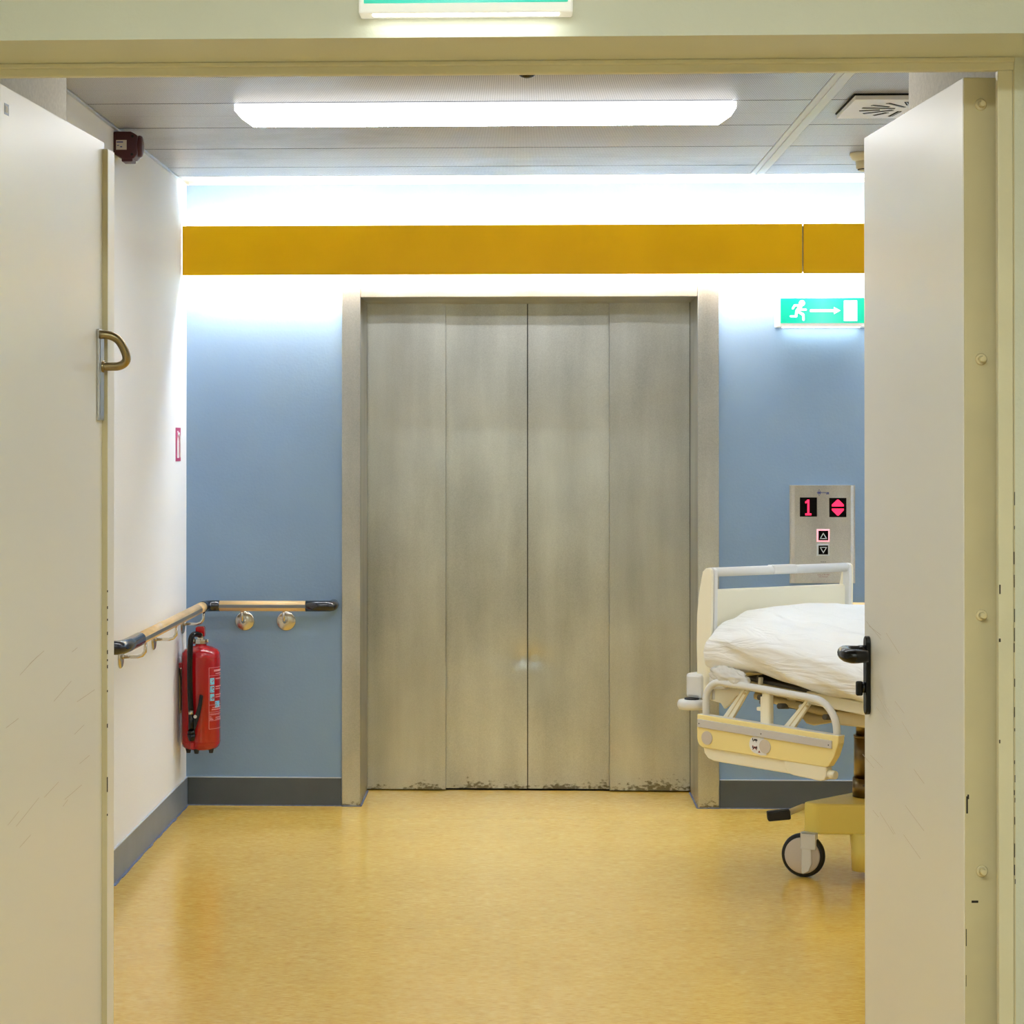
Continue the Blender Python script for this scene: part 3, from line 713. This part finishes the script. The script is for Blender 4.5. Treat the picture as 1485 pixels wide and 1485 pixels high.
# the bend is short: black part on the back wall side only
MB().tube([(off, -0.17, ZR)] + [(off + 0.045 - 0.045 * math.cos(a), -off - 0.045 + 0.045 * math.sin(a), ZR) for a in [PI / 2 * i / 6 for i in range(7)]] + [(0.152, -off, ZR)], RR + 0.0015, 20).build('corner_joint', 'navy', hr)
MB().cyl((off, -0.17, ZR), (off, -0.30, ZR), RR, n=24).build('wood_rail', 'wood', hr)
MB().tube([(0.508, -off, ZR), (0.56, -off, ZR), (0.59, -off, ZR), (0.606, -off + 0.006, ZR), (0.614, -off + 0.02, ZR), (0.616, -off + 0.05, ZR), (0.616, 0, ZR)], RR + 0.001, 20).build('end_cap', 'navy', hr)
MB().tube([(off, -1.628, ZR), (off, -1.85, ZR), (off - 0.006, -1.93, ZR), (off - 0.02, -1.95, ZR), (off - 0.05, -1.955, ZR), (0.0, -1.955, ZR)], RR + 0.002, 20).build('end_cap', 'navy', hr)
def bracket(parent, on, c):
    """rosette on the wall and a swan-neck arm up to the rail"""
    if on == 'back':
        b = MB().lathe([(0.0405, 0.0), (0.0405, -0.004), (0.036, -0.008), (0.008, -0.009)], c=(c, 0, 0.767), axis='Y').build('bracket', 'chrome', parent)
        MB().tube([(c, -0.006, 0.767), (c, -0.06, 0.767), (c, -0.078, 0.772), (c, -0.088, 0.785), (c, -0.09, 0.82)], 0.006, 12).build('arm', 'chrome', b)
        MB().cyl((c, -0.009, 0.767), (c, -0.014, 0.767), 0.009, n=14).build('nut', 'chrome', b)
    else:
        b = MB().lathe([(0.0405, 0.0), (0.0405, 0.004), (0.036, 0.008), (0.008, 0.009)], c=(0, c, 0.763), axis='X').build('bracket', 'chrome', parent)
        MB().tube([(0.006, c, 0.763), (0.06, c, 0.763), (0.078, c, 0.768), (0.088, c, 0.781), (0.09, c, 0.82)], 0.006, 12).build('arm', 'chrome', b)
        MB().cyl((0.009, c, 0.763), (0.014, c, 0.763), 0.009, n=14).build('nut', 'chrome', b)
for c in (-1.145 - XL, -0.972 - XL): bracket(hr, 'back', c)
for c in (8.90 - D, 8.193 - D, 7.511 - D): bracket(hr, 'left', c)

h2 = empty('handrail', (1.30, D, 0), label='wooden handrail on the back wall behind the bed', cat='handrail')
w3 = MB().cyl((-0.2, -off, ZR), (1.7, -off, ZR), RR, n=24).build('wood_rail', 'wood', h2)
MB().box((-0.2, -off - RR - 0.0008, ZR - 0.0065), (1.7, -off - RR + 0.004, ZR + 0.0065), 0.001).build('aluminium_strip', 'railstrip', w3)
MB().tube([(-0.198, -off, ZR), (-0.25, -off, ZR), (-0.28, -off, ZR), (-0.295, -off + 0.006, ZR), (-0.303, -off + 0.02, ZR), (-0.305, 0, ZR)], RR + 0.001, 20).build('end_cap', 'navy', h2)
for c in (-0.05, 0.7, 1.4): bracket(h2, 'back', c)

# ================================================================== FIRE EXTINGUISHER
ex = empty('fire_extinguisher', (-1.297, 8.80, 0.0), label='red fire extinguisher hanging on the left wall under the handrail corner', cat='fire extinguisher')
RB = 0.079
MB().lathe([(0.03, 0.262), (0.062, 0.266), (0.074, 0.276), (RB, 0.292), (RB, 0.640), (RB - 0.002, 0.655), (0.068, 0.668), (0.045, 0.680), (0.024, 0.684), (0.022, 0.692)], n=48).build('cylinder_body', 'red', ex)
for z in (0.297, 0.640): MB().lathe([(RB + 0.0002, z - 0.0012), (RB + 0.0012, z), (RB + 0.0002, z + 0.0012)], n=48).build('seam', 'red', ex)
MB().lathe([(0.025, 0.690), (0.0265, 0.693), (0.0265, 0.706), (0.024, 0.709), (0.014, 0.712), (0.014, 0.726)], n=8, smooth=False).cyl((-0.034, -0.006, 0.703), (-0.024, -0.006, 0.703), 0.012, n=12).cyl((0.024, -0.004, 0.703), (0.031, -0.004, 0.703), 0.007, n=12).build('valve_collar', 'chrome', ex)
MB().prism([(-0.020, 0.732), (-0.0195, 0.757), (-0.014, 0.762), (0.012, 0.762), (0.016, 0.757), (0.017, 0.722), (0.009, 0.722), (0.009, 0.728), (0.004, 0.736)], -0.018, 0.018, 'XZ', 0.002).build('strike_cap', 'red', ex)
MB().cyl((0.0, -0.022, 0.727), (0.0, -0.048, 0.727), 0.0085, n=14).cyl((0.0, 0, 0.727), (0, -0.03, 0.727), 0.011, n=14).build('hose_fitting', 'brass', ex)
MB().tube([(0.002, -0.046, 0.730), (-0.008, -0.064, 0.7355), (-0.020, -0.082, 0.734), (-0.027, -0.092, 0.720), (-0.029, -0.096, 0.69), (-0.030, -0.098, 0.64), (-0.030, -0.099, 0.56), (-0.028, -0.099, 0.48), (-0.025, -0.099, 0.425)], 0.0112, 16, sub=4).build('hose', 'black', ex)
MB().cyl((-0.025, -0.099, 0.432), (-0.025, -0.099, 0.416), 0.0112, n=14).build('hose_clamp', 'chrome', ex)
gn = MB().cyl((-0.025, -0.099, 0.418), (-0.024, -0.099, 0.350), 0.011, 0.012, n=14).cyl((-0.024, -0.099, 0.350), (-0.0235, -0.099, 0.336), 0.0155, n=14).cyl((-0.0235, -0.099, 0.336), (-0.023, -0.099, 0.310), 0.018, 0.012, n=14)
gn = gn.build('nozzle', 'black', ex)
MB().prism([(-0.014, 0.362), (-0.014, 0.40), (-0.004, 0.425), (0.006, 0.465), (0.010, 0.497), (0.024, 0.492), (0.020, 0.455), (0.011, 0.412), (-0.001, 0.375), (-0.009, 0.350)], -0.108, -0.092, 'XZ', 0.002).build('trigger_lever', 'black', gn)
MB().cyl((-0.007, -0.110, 0.408), (-0.007, -0.090, 0.408), 0.007, n=12).build('pivot', 'chrome', gn)
MB().box((-0.030, -0.088, 0.277), (-0.015, -0.074, 0.302), 0.002).build('nozzle_clip', 'red', ex)
for a in (-100, -35, 215, 90):
    x, y_ = 0.056 * math.cos(math.radians(a)), 0.056 * math.sin(math.radians(a))
    MB().cyl((x, y_, 0.274), (x, y_, 0.252), 0.0135, 0.008, n=12).build('foot', 'blackmat', ex)
# printed label wrapped round the cylinder
def patch(mb, a0, a1, z0, z1, dr=0.0006):
    t = bmesh.new(); n = max(2, int(abs(a1 - a0) / 5)); rows = []
    for i in range(n + 1):
        a = math.radians(a0 + (a1 - a0) * i / n); r = RB + dr
        rows.append((t.verts.new((r * math.cos(a), r * math.sin(a), z0)), t.verts.new((r * math.cos(a), r * math.sin(a), z1))))
    for A, B in zip(rows, rows[1:]): t.faces.new((A[0], B[0], B[1], A[1]))
    mb._add(t)
# px to angle: label left edge at about 47 degrees right of the viewing line
A0, A1 = -58, 40
lb = MB(); zt, zb2 = 0.600, 0.352
for (z0, z1) in ((zt - 0.0012, zt), (0.5665, 0.5677), (0.4485, 0.4497), (0.4195, 0.4207), (0.3855, 0.3867), (zb2, zb2 + 0.0012)): patch(lb, A0, A1, z0, z1)
patch(lb, A0, A0 + 1, zb2, zt); patch(lb, A1 - 1, A1, zb2, zt)
lb.build('label_outline', 'printpink', ex)
lc = MB()
for (z0, z1) in ((0.531, 0.558), (0.499, 0.526), (0.466, 0.494)): patch(lc, A0 + 4, A0 + 19, z0, z1)
patch(lc, A0 + 22, A0 + 46, 0.436, 0.463)
lc.build('pictogram_field', 'printcyan', ex)
lr = MB(); rr = random.Random(2)
for (z0, z1, a) in ((0.531, 0.558, A0 + 4), (0.499, 0.526, A0 + 4), (0.466, 0.494, A0 + 4), (0.436, 0.463, A0 + 22)):
    for i in range(7):
        aa = a + rr.uniform(1, 12); zc = rr.uniform(z0 + 0.003, z1 - 0.007); patch(lr, aa, aa + rr.uniform(1.5, 3), zc, zc + rr.uniform(0.002, 0.006), 0.0009)
lr.build('pictogram', 'red', ex)
lt = MB()
for (z0, hgt, a, b) in ((0.583, 0.008, A0 + 18, A0 + 60), (0.573, 0.003, A0 + 24, A0 + 60), (0.552, 0.004, A0 + 24, A0 + 60), (0.520, 0.004, A0 + 24, A0 + 60), (0.511, 0.004, A0 + 24, A0 + 50), (0.487, 0.004, A0 + 24, A0 + 60), (0.478, 0.004, A0 + 24, A0 + 52), (0.437, 0.003, A0 + 12, A0 + 60), (0.428, 0.004, A0 + 9, A0 + 60), (0.412, 0.002, A0 + 3, A0 + 60), (0.408, 0.002, A0 + 3, A0 + 50), (0.400, 0.003, A0 + 3, A0 + 7), (0.394, 0.003, A0 + 3, A0 + 12), (0.389, 0.003, A0 + 3, A0 + 14), (0.396, 0.003, A0 + 24, A0 + 60), (0.389, 0.003, A0 + 24, A0 + 60)):
    aa = a
    while aa < b:
        wd = rr.uniform(1.2, 3.4); patch(lt, aa, aa + wd, z0, z0 + hgt); aa += wd + 0.7
lt.build('lettering', 'printpink', ex)['kind'] = 'stuff'
# bracket between cylinder and wall
br = MB().box((-0.092, 0.02, 0.405), (-0.085, 0.085, 0.585), 0.001).build('wall_bracket', 'mech', ex)
MB().box((-0.086, -0.03, 0.596), (-0.068, 0.03, 0.616), 0.002).build('hanger_hook', 'red', ex)
MB().tube([(-0.078, -0.02, 0.605), (-0.088, 0.0, 0.59), (-0.082, 0.0, 0.55), (-0.081, 0.0, 0.42)], 0.0025, 8).build('retaining_wire', 'blackmat', ex)

# ================================================================== BED
bd = empty('hospital_bed', (0.671, 7.695, 0.0), math.radians(-44), label='cream hospital bed on castors with lowered yellow side rail', cat='bed')
# local axes: X along the bed towards its foot, Y across to the far side
BW = 0.85
def board(x, sgn, ztop, far_drop):
    """head or foot board: two uprights, bar, panel"""
    hb = MB()
    m = Matrix.Translation((x, 0, 0)) @ Matrix.Diagonal((sgn, 1, 1, 1))
    sh = Matrix.Identity(4); sh[2][1] = -far_drop / BW      # the far end stands a little lower, as in the picture
    m = sh @ m
    yk = 0.036
    pan = MB().prism([(yk, 0.66), (BW - 0.02, 0.66), (BW - 0.012, 0.95)] + arc(BW - 0.040, 0.958, 0.028, 0, 90) + [(yk, 0.988)], -0.038, -0.012, 'YZ', 0.006, mtx=m).build('board_panel', 'bedcream', bd)
    bar = MB().cyl((-0.012, 0.010, ztop - 0.016), (-0.012, BW - 0.012, ztop - 0.016), 0.0165, n=20, mtx=m).build('board_bar', 'bedwhite', bd)
    MB().box((-0.030, 0.36, ztop - 0.030), (0.006, 0.50, ztop + 0.0025), 0.006, mtx=m).build('grip_sleeve', 'bedwhite', bar)
    for yy, nm in ((0.0, 'cheek'), (BW - 0.014, 'cheek')):
        prof = [(-0.002, 0.60), (-0.060, 0.60), (-0.064, 0.80), (-0.062, 0.90), (-0.052, 0.98), (-0.036, ztop - 0.014), (-0.022, ztop - 0.002), (-0.006, ztop), (0.004, ztop - 0.008), (0.006, ztop - 0.03)]
        MB().prism([(p[0], p[1]) for p in prof], yy, yy + 0.014, 'XZ', 0.004, mtx=m).build(nm, 'bedcream', bd)
    for yy in (0.016, BW - 0.030):
        MB().prism([(0.004, 0.60), (-0.022, 0.60), (-0.024, ztop - 0.03), (-0.02, ztop - 0.006), (-0.004, ztop + 0.001), (0.006, ztop - 0.006), (0.008, ztop - 0.03)], yy, yy + 0.018, 'XZ', 0.004, mtx=m).build('upright', 'bedwhite', bd)
board(0.0, 1, 1.066, 0.014)
board(2.03, -1, 1.0, 0.0)

# mattress with duvet, tilted slightly as the lying surface is
t = bmesh.new(); NX, NR = 260, 120
rings = []
def lerp_tab(tab, x):
    for (x0, v0), (x1, v1) in zip(tab, tab[1:]):
        if x <= x1: return v0 + (v1 - v0) * max(0, (x - x0)) / (x1 - x0)
    return tab[-1][1]
bot = [(0.0, 0.705), (0.10, 0.700), (0.22, 0.708), (0.42, 0.672), (0.70, 0.632), (1.2, 0.628), (2.0, 0.632)]
side_top = [(0.0, 0.845), (0.15, 0.868), (0.28, 0.872), (0.42, 0.84), (0.67, 0.800), (1.2, 0.80), (2.0, 0.79)]
dome = [(0.0, 0.915), (0.12, 0.930), (0.28, 0.912), (0.5, 0.895), (0.8, 0.89), (1.4, 0.88), (2.0, 0.83)]
for i in range(NX + 1):
    u = i / NX; x = -0.006 + 1.965 * u
    e = min(1.0, (x + 0.006) / 0.04, (1.959 - x) / 0.05); e = math.sqrt(max(0.0, 1 - (1 - e) ** 2))
    zb, zs, zd = lerp_tab(bot, x), lerp_tab(side_top, x), lerp_tab(dome, x)
    zc = (zb + zs) / 2; ring = []
    for k in range(NR):
        a = 2 * PI * k / NR; c, s = math.cos(a), math.sin(a)
        yy = math.copysign(abs(c) ** (0.34 if s >= 0 else 0.22), c)
        zz = math.copysign(abs(s) ** (0.62 if s >= 0 else 0.5), s)
        hw = 0.475
        y_ = 0.41 - yy * hw * -1 * (0.80 + 0.20 * e)
        if zz >= 0:
            edge = zs - zc; top = zd - zc
            q = 1 - abs(yy) ** 2.2
            z_ = zc + zz * (edge + (top - edge) * q) * (0.45 + 0.55 * e)
        else: z_ = zc + zz * (zc - zb) * (0.55 + 0.45 * e)
        p = Vector((x, y_, z_))
        n = noise.noise(Vector((x * 3.0, y_ * 5, z_ * 6))) * 0.012 + noise.noise(Vector((x * 4.5 + z_ * 9, y_ * 12 + x * 5, z_ * 26 + x * 9))) * 0.010
        if zz > 0.1: n += noise.noise(Vector((x * 9 + y_ * 4, y_ * 9 - x * 5, 3.3))) * 0.012
        d = Vector((0, c, s)).normalized()
        p += d * n
        ring.append(t.verts.new(p))
    rings.append(ring)
for A, B in zip(rings, rings[1:]):
    for k in range(NR):
        f = t.faces.new((A[k], A[(k + 1) % NR], B[(k + 1) % NR], B[k])); f.smooth = True
t.faces.new(rings[0][::-1]); t.faces.new(rings[-1])
bmesh.ops.recalc_face_normals(t, faces=t.faces)
mb = MB(); mb._add(t)
mo = mb.build('mattress', 'sheet', None, (0.671, 7.695, 0.0), math.radians(-44))
tag(mo, 'white mattress and duvet wrapped in plastic on the hospital bed', 'mattress')
# gathered plastic at the head corner
t = bmesh.new(); bmesh.ops.create_uvsphere(t, u_segments=40, v_segments=26, radius=1)
for v in t.verts:
    p = v.co.copy(); n = noise.noise(p * 2.6) * 0.3 + noise.noise(p * 6) * 0.16 + abs(noise.noise(Vector((p.x * 3, p.y * 3, p.z * 9)))) * 0.25
    v.co = Vector((0.125 + p.x * 0.085 * (1 + n * 0.5), -0.050 + p.y * 0.028 * (1 + n), 0.694 + p.z * 0.032 * (1 + n) - p.x * 0.012))
for f in t.faces: f.smooth = True
mb = MB(); mb._add(t); mb.build('plastic_wrap_gather', 'wrap', mo)

# side frame rail and slats (falling slightly towards the foot)
tilt = Matrix.Translation((0, 0, 0.705)) @ Matrix.Rotation(0.082, 4, 'Y')
MB().box((0.09, 0.0, -0.044), (0.42, 0.03, -0.014), 0.004, mtx=tilt).build('frame_rail', 'mech', bd)
MB().box((0.42, -0.006, -0.046), (1.05, 0.03, -0.004), 0.004, mtx=tilt).build('frame_rail', 'bedcream', bd)
MB().box((0.09, BW - 0.03, -0.044), (1.05, BW, -0.010), 0.004, mtx=tilt).build('frame_rail', 'bedcream', bd)
MB().box((1.05, -0.006, 0.578), (1.98, 0.03, 0.622), 0.004).build('frame_rail', 'bedcream', bd)
MB().box((1.05, BW - 0.03, 0.578), (1.98, BW, 0.622), 0.004).build('frame_rail', 'bedcream', bd)
MB().box((0.12, 0.03, -0.018), (1.05, BW - 0.03, -0.004), 0.003, mtx=tilt).box((0.20, 0.006, -0.006), (0.206, 0.03, 0.014), mtx=tilt).build('lying_panel', 'beddark', bd)
MB().box((1.05, 0.03, 0.612), (1.96, BW - 0.03, 0.630), 0.003).build('lying_panel', 'beddark', bd)
MB().box((0.215, -0.004, -0.022), (0.225, 0.01, 0.010), mtx=tilt).build('mattress_stop', 'bedcream', bd)
# head crossbar with corner housings and bumper rollers
MB().box((-0.105, -0.012, 0.602), (-0.032, 0.100, 0.690), 0.012).box((-0.032, 0.0, 0.640), (0.07, 0.10, 0.690), 0.010).build('corner_housing', 'bedwhite', bd)
MB().box((-0.105, BW - 0.100, 0.602), (-0.032, BW + 0.012, 0.690), 0.012).build('corner_housing', 'bedwhite', bd)
MB().box((-0.085, 0.09, 0.625), (-0.04, BW - 0.09, 0.675), 0.006).build('crossbar', 'bedcream', bd)
MB().prism([(-0.04, 0.64), (0.15, 0.655), (0.155, 0.640)] + [(0.10, 0.622), (0.065, 0.585), (0.045, 0.572), (0.03, 0.59), (-0.04, 0.60)], 0.020, 0.032, 'XZ', 0.002).build('gusset_plate', 'bedcream', bd)
for yy in (-0.02, BW + 0.02):
    rl = MB().lathe([(0.030, 0.563), (0.046, 0.565), (0.051, 0.575), (0.051, 0.588), (0.046, 0.597), (0.030, 0.599)], c=(-0.068, yy, 0)).build('bumper_roller', 'bedwhite', bd)
    MB().cyl((-0.068, yy, 0.598), (-0.068, yy, 0.604), 0.026, n=20).build('hub', 'blackmat', rl)
# mechanism under the lying surface
mc = MB()
mc.cyl((0.16, 0.12, 0.612), (0.16, 0.70, 0.618), 0.018, n=14)
mc.box((0.30, 0.04, 0.612), (0.34, 0.80, 0.650), 0.006)
mc.cyl((0.17, 0.04, 0.628), (0.50, 0.06, 0.588), 0.014, n=12)
mc.build('cross_tube', 'mech', bd)
MB().cyl((0.22, 0.20, 0.605), (0.75, 0.24, 0.585), 0.020, n=14).box((0.33, 0.17, 0.545), (0.37, 0.23, 0.60), 0.008).build('actuator', 'mech', bd)
MB().prism([(0.26, 0.615), (0.34, 0.540), (0.37, 0.536), (0.56, 0.585), (0.60, 0.61)], 0.10, 0.20, 'XZ', 0.004).build('lever_arm', 'mech', bd)
MB().box((0.52, 0.02, 0.560), (1.85, 0.06, 0.606), 0.006).box((0.52, BW - 0.06, 0.560), (1.85, BW - 0.02, 0.606), 0.006).build('lift_frame', 'mech', bd)
MB().box((0.44, 0.12, 0.585), (1.80, BW - 0.12, 0.600), 0.004).build('under_tray', 'baseyellow', bd)
dk = MB()
for (x, z) in ((0.225, 0.612), (0.30, 0.605), (0.49, 0.585), (0.215, 0.628)): dk.cyl((x, 0.0, z), (x, 0.05, z - 0.004), 0.010, n=10)
dk.box((0.24, 0.05, 0.60), (0.52, 0.08, 0.612), mtx=Matrix.Translation((0, 0, 0.008)) @ Matrix.Rotation(0.05, 4, 'Y'))
dk.build('fixing_bolt', 'beddark', bd)
for (x, z) in ((0.145, 0.634), (0.40, 0.612)):
    MB().cyl((x, -0.012, z), (x, 0.004, z), 0.0085, n=14).build('bolt_cap', 'bedwhite', bd)

# lowered side rail: swing arms, loop tube, yellow panel with grey strip and two caps
YR = -0.078
def loopz(x): return 0.690 - 0.064 * x
lp = [(0.034, YR + 0.012, 0.50), (0.034, YR + 0.012, 0.60)]
lp += [(0.034 + 0.065 - 0.065 * math.cos(a), YR + 0.012, 0.608 + 0.068 * math.sin(a)) for a in [PI / 2 * i / 7 for i in range(1, 8)]]
lp += [(0.30, YR + 0.012, 0.666), (0.47, YR + 0.012, 0.6555)]
lp += [(0.488 + 0.100 * math.sin(a), YR + 0.012, 0.552 + 0.102 * math.cos(a)) for a in [PI / 2 * i / 8 for i in range(0, 9)]]
lp += [(0.5895, YR + 0.012, 0.50)]
sr = MB().tube(lp, 0.0125, 16).build('side_rail', 'bedwhite', bd)
zt0, zt1 = 0.559, 0.540
pn = [(0.008, zt0), (0.008, 0.478)] + [(0.010, 0.465), (0.018, 0.452), (0.032, 0.445)] + [(0.548, 0.431), (0.565, 0.434), (0.590, 0.470), (0.606, 0.515), (0.608, zt1)]
MB().prism(pn, YR - 0.006, YR + 0.028, 'XZ', 0.003).build('rail_panel', 'bedyellow', sr)
MB().prism([(0.009, zt0 + 0.0005), (0.607, zt1 + 0.0005), (0.607, zt1 - 0.006), (0.009, zt0 - 0.006)], YR - 0.003, YR + 0.029, 'XZ').build('panel_top_edge', 'bedwhite', sr)
MB().prism([(0.014, 0.543), (0.582, 0.522), (0.582, 0.496), (0.014, 0.515)], YR - 0.012, YR - 0.005, 'XZ', 0.0015).build('grey_strip', 'strip', sr)
for x in (0.022, 0.292, 0.571):
    MB().cyl((x, YR - 0.0125, 0.5285 - 0.037 * x), (x, YR - 0.0115, 0.5285 - 0.037 * x), 0.0022, n=10).build('screw', 'dirt', sr)
MB().cyl((0.054, YR - 0.0095, 0.480), (0.054, YR - 0.005, 0.480), 0.0235, n=28).build('cap_disc', 'greydisc', sr)
MB().cyl((0.306, YR - 0.0095, 0.4755), (0.306, YR - 0.005, 0.4755), 0.0235, n=28).build('cap_disc', 'greydisc', sr)
stk = MB().prism(arc(0.268, 0.478, 0.030, 80, 270, 10) + [(0.29, 0.444), (0.312, 0.446), (0.30, 0.505)], YR - 0.0066, YR - 0.0058, 'XZ').build('warning_sticker', 'printwhite', sr)
def bedicon(x, z, m):
    q = MB()
    q.box((x - 0.011, YR - 0.0070, z - 0.001), (x + 0.011, YR - 0.0064, z + 0.002)).box((x - 0.011, YR - 0.0070, z + 0.002), (x - 0.008, YR - 0.0064, z + 0.007)).box((x - 0.008, YR - 0.0070, z - 0.006), (x - 0.006, YR - 0.0064, z)).box((x + 0.005, YR - 0.0070, z - 0.006), (x + 0.007, YR - 0.0064, z)).box((x - 0.003, YR - 0.0070, z + 0.002), (x + 0.01, YR - 0.0064, z + 0.005))
    return q.build('bed_symbol', m, stk)
bedicon(0.262, 0.492, 'blackpr'); bedicon(0.262, 0.466, 'blackpr')
q = MB()
for s in (-1, 1): q.box((-0.012, -0.0075, -0.001), (0.012, -0.0068, 0.001), mtx=Matrix.Translation((0.262, YR, 0.467)) @ Matrix.Rotation(s * 0.6, 4, 'Y'))
q.prism([(0.276, 0.452), (0.286, 0.452), (0.281, 0.460)], YR - 0.0072, YR - 0.0066, 'XZ')
q.build('red_cross_out', 'redpr', stk)
# pale lower body of the rail and the handle shell at its end
MB().prism([(0.028, 0.452), (0.034, 0.425), (0.050, 0.408), (0.075, 0.401), (0.40, 0.392), (0.40, 0.440)], YR + 0.002, YR + 0.040, 'XZ', 0.004).build('lower_shell', 'bedcream', sr)
MB().prism([(0.383, 0.438), (0.386, 0.410), (0.398, 0.395), (0.42, 0.390), (0.53, 0.383), (0.549, 0.388), (0.556, 0.400), (0.556, 0.433)], YR - 0.004, YR + 0.030, 'XZ', 0.004).build('end_shell', 'bedcream', sr)
MB().cyl((0.556, YR + 0.014, 0.406), (0.582, YR + 0.014, 0.406), 0.016, 0.014, n=16).build('roller', 'bedcream', sr)
for (xa, za, xb, zb_) in ((0.190, 0.655, 0.100, 0.535), (0.452, 0.634, 0.362, 0.528)):
    m = MB()
    dx, dz = xb - xa, zb_ - za; L_ = math.hypot(dx, dz); nx, nz = -dz / L_ * 0.011, dx / L_ * 0.011
    m.prism([(xa + nx, za + nz), (xb + nx * 1.7, zb_ + nz * 1.7), (xb - nx * 1.7, zb_ - nz * 1.7), (xa - nx, za - nz)], -0.046, -0.030, 'XZ', 0.003)
    o = m.build('swing_arm', 'bedcream', sr)
    MB().prism([(xa + nx * 0.15, za + nz * 0.15), (xb + nx * 0.2, zb_ + nz * 0.2), (xb - nx * 0.2, zb_ - nz * 0.2), (xa - nx * 0.15, za - nz * 0.15)], -0.0465, -0.045, 'XZ').cyl((xa, -0.05, za - 0.012), (xa, -0.04, za - 0.012), 0.004, n=10).build('groove', 'mech', o)
MB().box((0.272, -0.062, 0.52), (0.306, -0.034, 0.662), 0.007).build('centre_post', 'bedcream', sr)
MB().box((0.266, -0.060, 0.545), (0.274, -0.040, 0.64), 0.002).box((0.248, -0.058, 0.590), (0.270, -0.042, 0.603), 0.003).build('release_catch', 'bedcream', sr)

# lifting columns
for cx2 in (0.365, 1.60):
    cc = MB().cyl((cx2, 0.425, 0.47), (cx2, 0.425, 0.60), 0.040, n=28).cyl((cx2, 0.425, 0.318), (cx2, 0.425, 0.470), 0.047, n=28).cyl((cx2, 0.425, 0.466), (cx2, 0.425, 0.474), 0.0485, n=28).build('lift_column', 'column', bd)
    MB().cyl((cx2, 0.425, 0.255), (cx2, 0.425, 0.322), 0.052, n=28).build('column_collar', 'column', cc)
    MB().cyl((cx2 + 0.02, 0.376, 0.302), (cx2 + 0.022, 0.371, 0.302), 0.004, n=10).build('collar_screw', 'beddark', cc)
MB().box((0.30, 0.10, 0.560), (0.43, 0.70, 0.600), 0.01).box((1.53, 0.10, 0.560), (1.67, 0.70, 0.600), 0.01).build('column_head', 'mech', bd)
# moulded base cover, wide at the castors and narrow in the middle
def rounded(poly, r, n=4):
    out = []; N = len(poly)
    for i in range(N):
        p0, p, p1 = Vector(poly[i - 1]), Vector(poly[i]), Vector(poly[(i + 1) % N])
        a = (p0 - p).normalized() * r; b = (p1 - p).normalized() * r
        for k in range(n + 1):
            s = k / n; q = p + a * (1 - s) ** 2 + b * s ** 2; out.append((q.x, q.y))
    return out
bp_ = [(0.276, 0.165), (0.335, 0.165), (0.50, 0.300), (0.62, 0.345), (1.35, 0.345), (1.47, 0.300), (1.63, 0.165), (1.69, 0.165), (1.70, 0.685), (1.63, 0.685), (1.47, 0.55), (1.35, 0.505), (0.62, 0.505), (0.50, 0.55), (0.335, 0.685), (0.268, 0.685)]
MB().prism(rounded(bp_, 0.02), 0.150, 0.256, 'XY', 0.008).build('base_cover', 'baseyellow', bd)
MB().cyl((0.447, 0.297, 0.025), (0.447, 0.297, 0.155), 0.048, 0.054, n=28).build('base_foot', 'baseyellow', bd)
MB().box((1.45, 0.30, 0.06), (1.53, 0.55, 0.155), 0.02).build('battery_housing', 'baseyellow', bd)
# castors
def castor(lx, ly, ang, nm='castor'):
    """ang: heading of the wheel face normal, in world degrees"""
    m = Matrix.Translation((lx, ly, 0)) @ Matrix.Rotation(math.radians(44) + math.radians(ang), 4, 'Z')
    # local: +X is the outward face normal
    c = MB().lathe([(0.056, -0.016), (0.068, -0.016), (0.075, -0.010), (0.0765, 0.0), (0.075, 0.010), (0.068, 0.016), (0.056, 0.016)], c=(0, 0, 0.0765), axis='X', n=44, mtx=m).build(nm, 'blackmat', bd)
    MB().lathe([(0.0625, -0.017), (0.0625, 0.017), (0.058, 0.0205), (0.012, 0.022)], c=(0, 0, 0.0765), axis='X', n=40, mtx=m).build('wheel_disc', 'greydisc', c)
    # fork: neck and one cheek in front of the disc
    MB().cyl((0.0, 0.020, 0.120), (0.0, 0.020, 0.155), 0.030, n=24, mtx=m).box((0.012, -0.004, 0.10), (0.030, 0.050, 0.155), 0.004, mtx=m).prism([(0.0, 0.155), (0.045, 0.155), (0.045, 0.112), (0.034, 0.100), (0.036, 0.05), (0.026, 0.026), (0.004, 0.014), (0.000, 0.020)], 0.020, 0.029, 'YZ', 0.003, mtx=m).build('fork', 'bedwhite', c)
    return c
castor(0.294, 0.146, -112)
castor(0.30, 0.70, -100); castor(1.68, 0.15, -120); castor(1.68, 0.70, -120)
# brake pedal
def wl2(x, y_): 
    dx, dy = x - 0.671, y_ - 7.695; c, s = math.cos(math.radians(44)), math.sin(math.radians(44))
    return (dx * c - dy * s, dx * s + dy * c)
a = wl2(0.875, 7.60); b = wl2(0.99, 7.66); c_ = wl2(0.93, 7.615)
MB().tube([(c_[0], c_[1], 0.217), (b[0], b[1], 0.232), (0.30, 0.25, 0.235)], 0.011, 12).build('pedal_rod', 'mech', bd)
MB().box((-0.039, -0.020, -0.017), (0.041, 0.020, 0.017), 0.006, mtx=Matrix.Translation((*wl2(0.898, 7.60), 0.213)) @ Matrix.Rotation(math.radians(44), 4, 'Z') @ Matrix.Rotation(-0.10, 4, 'Y')).build('brake_pedal', 'blackmat', bd)
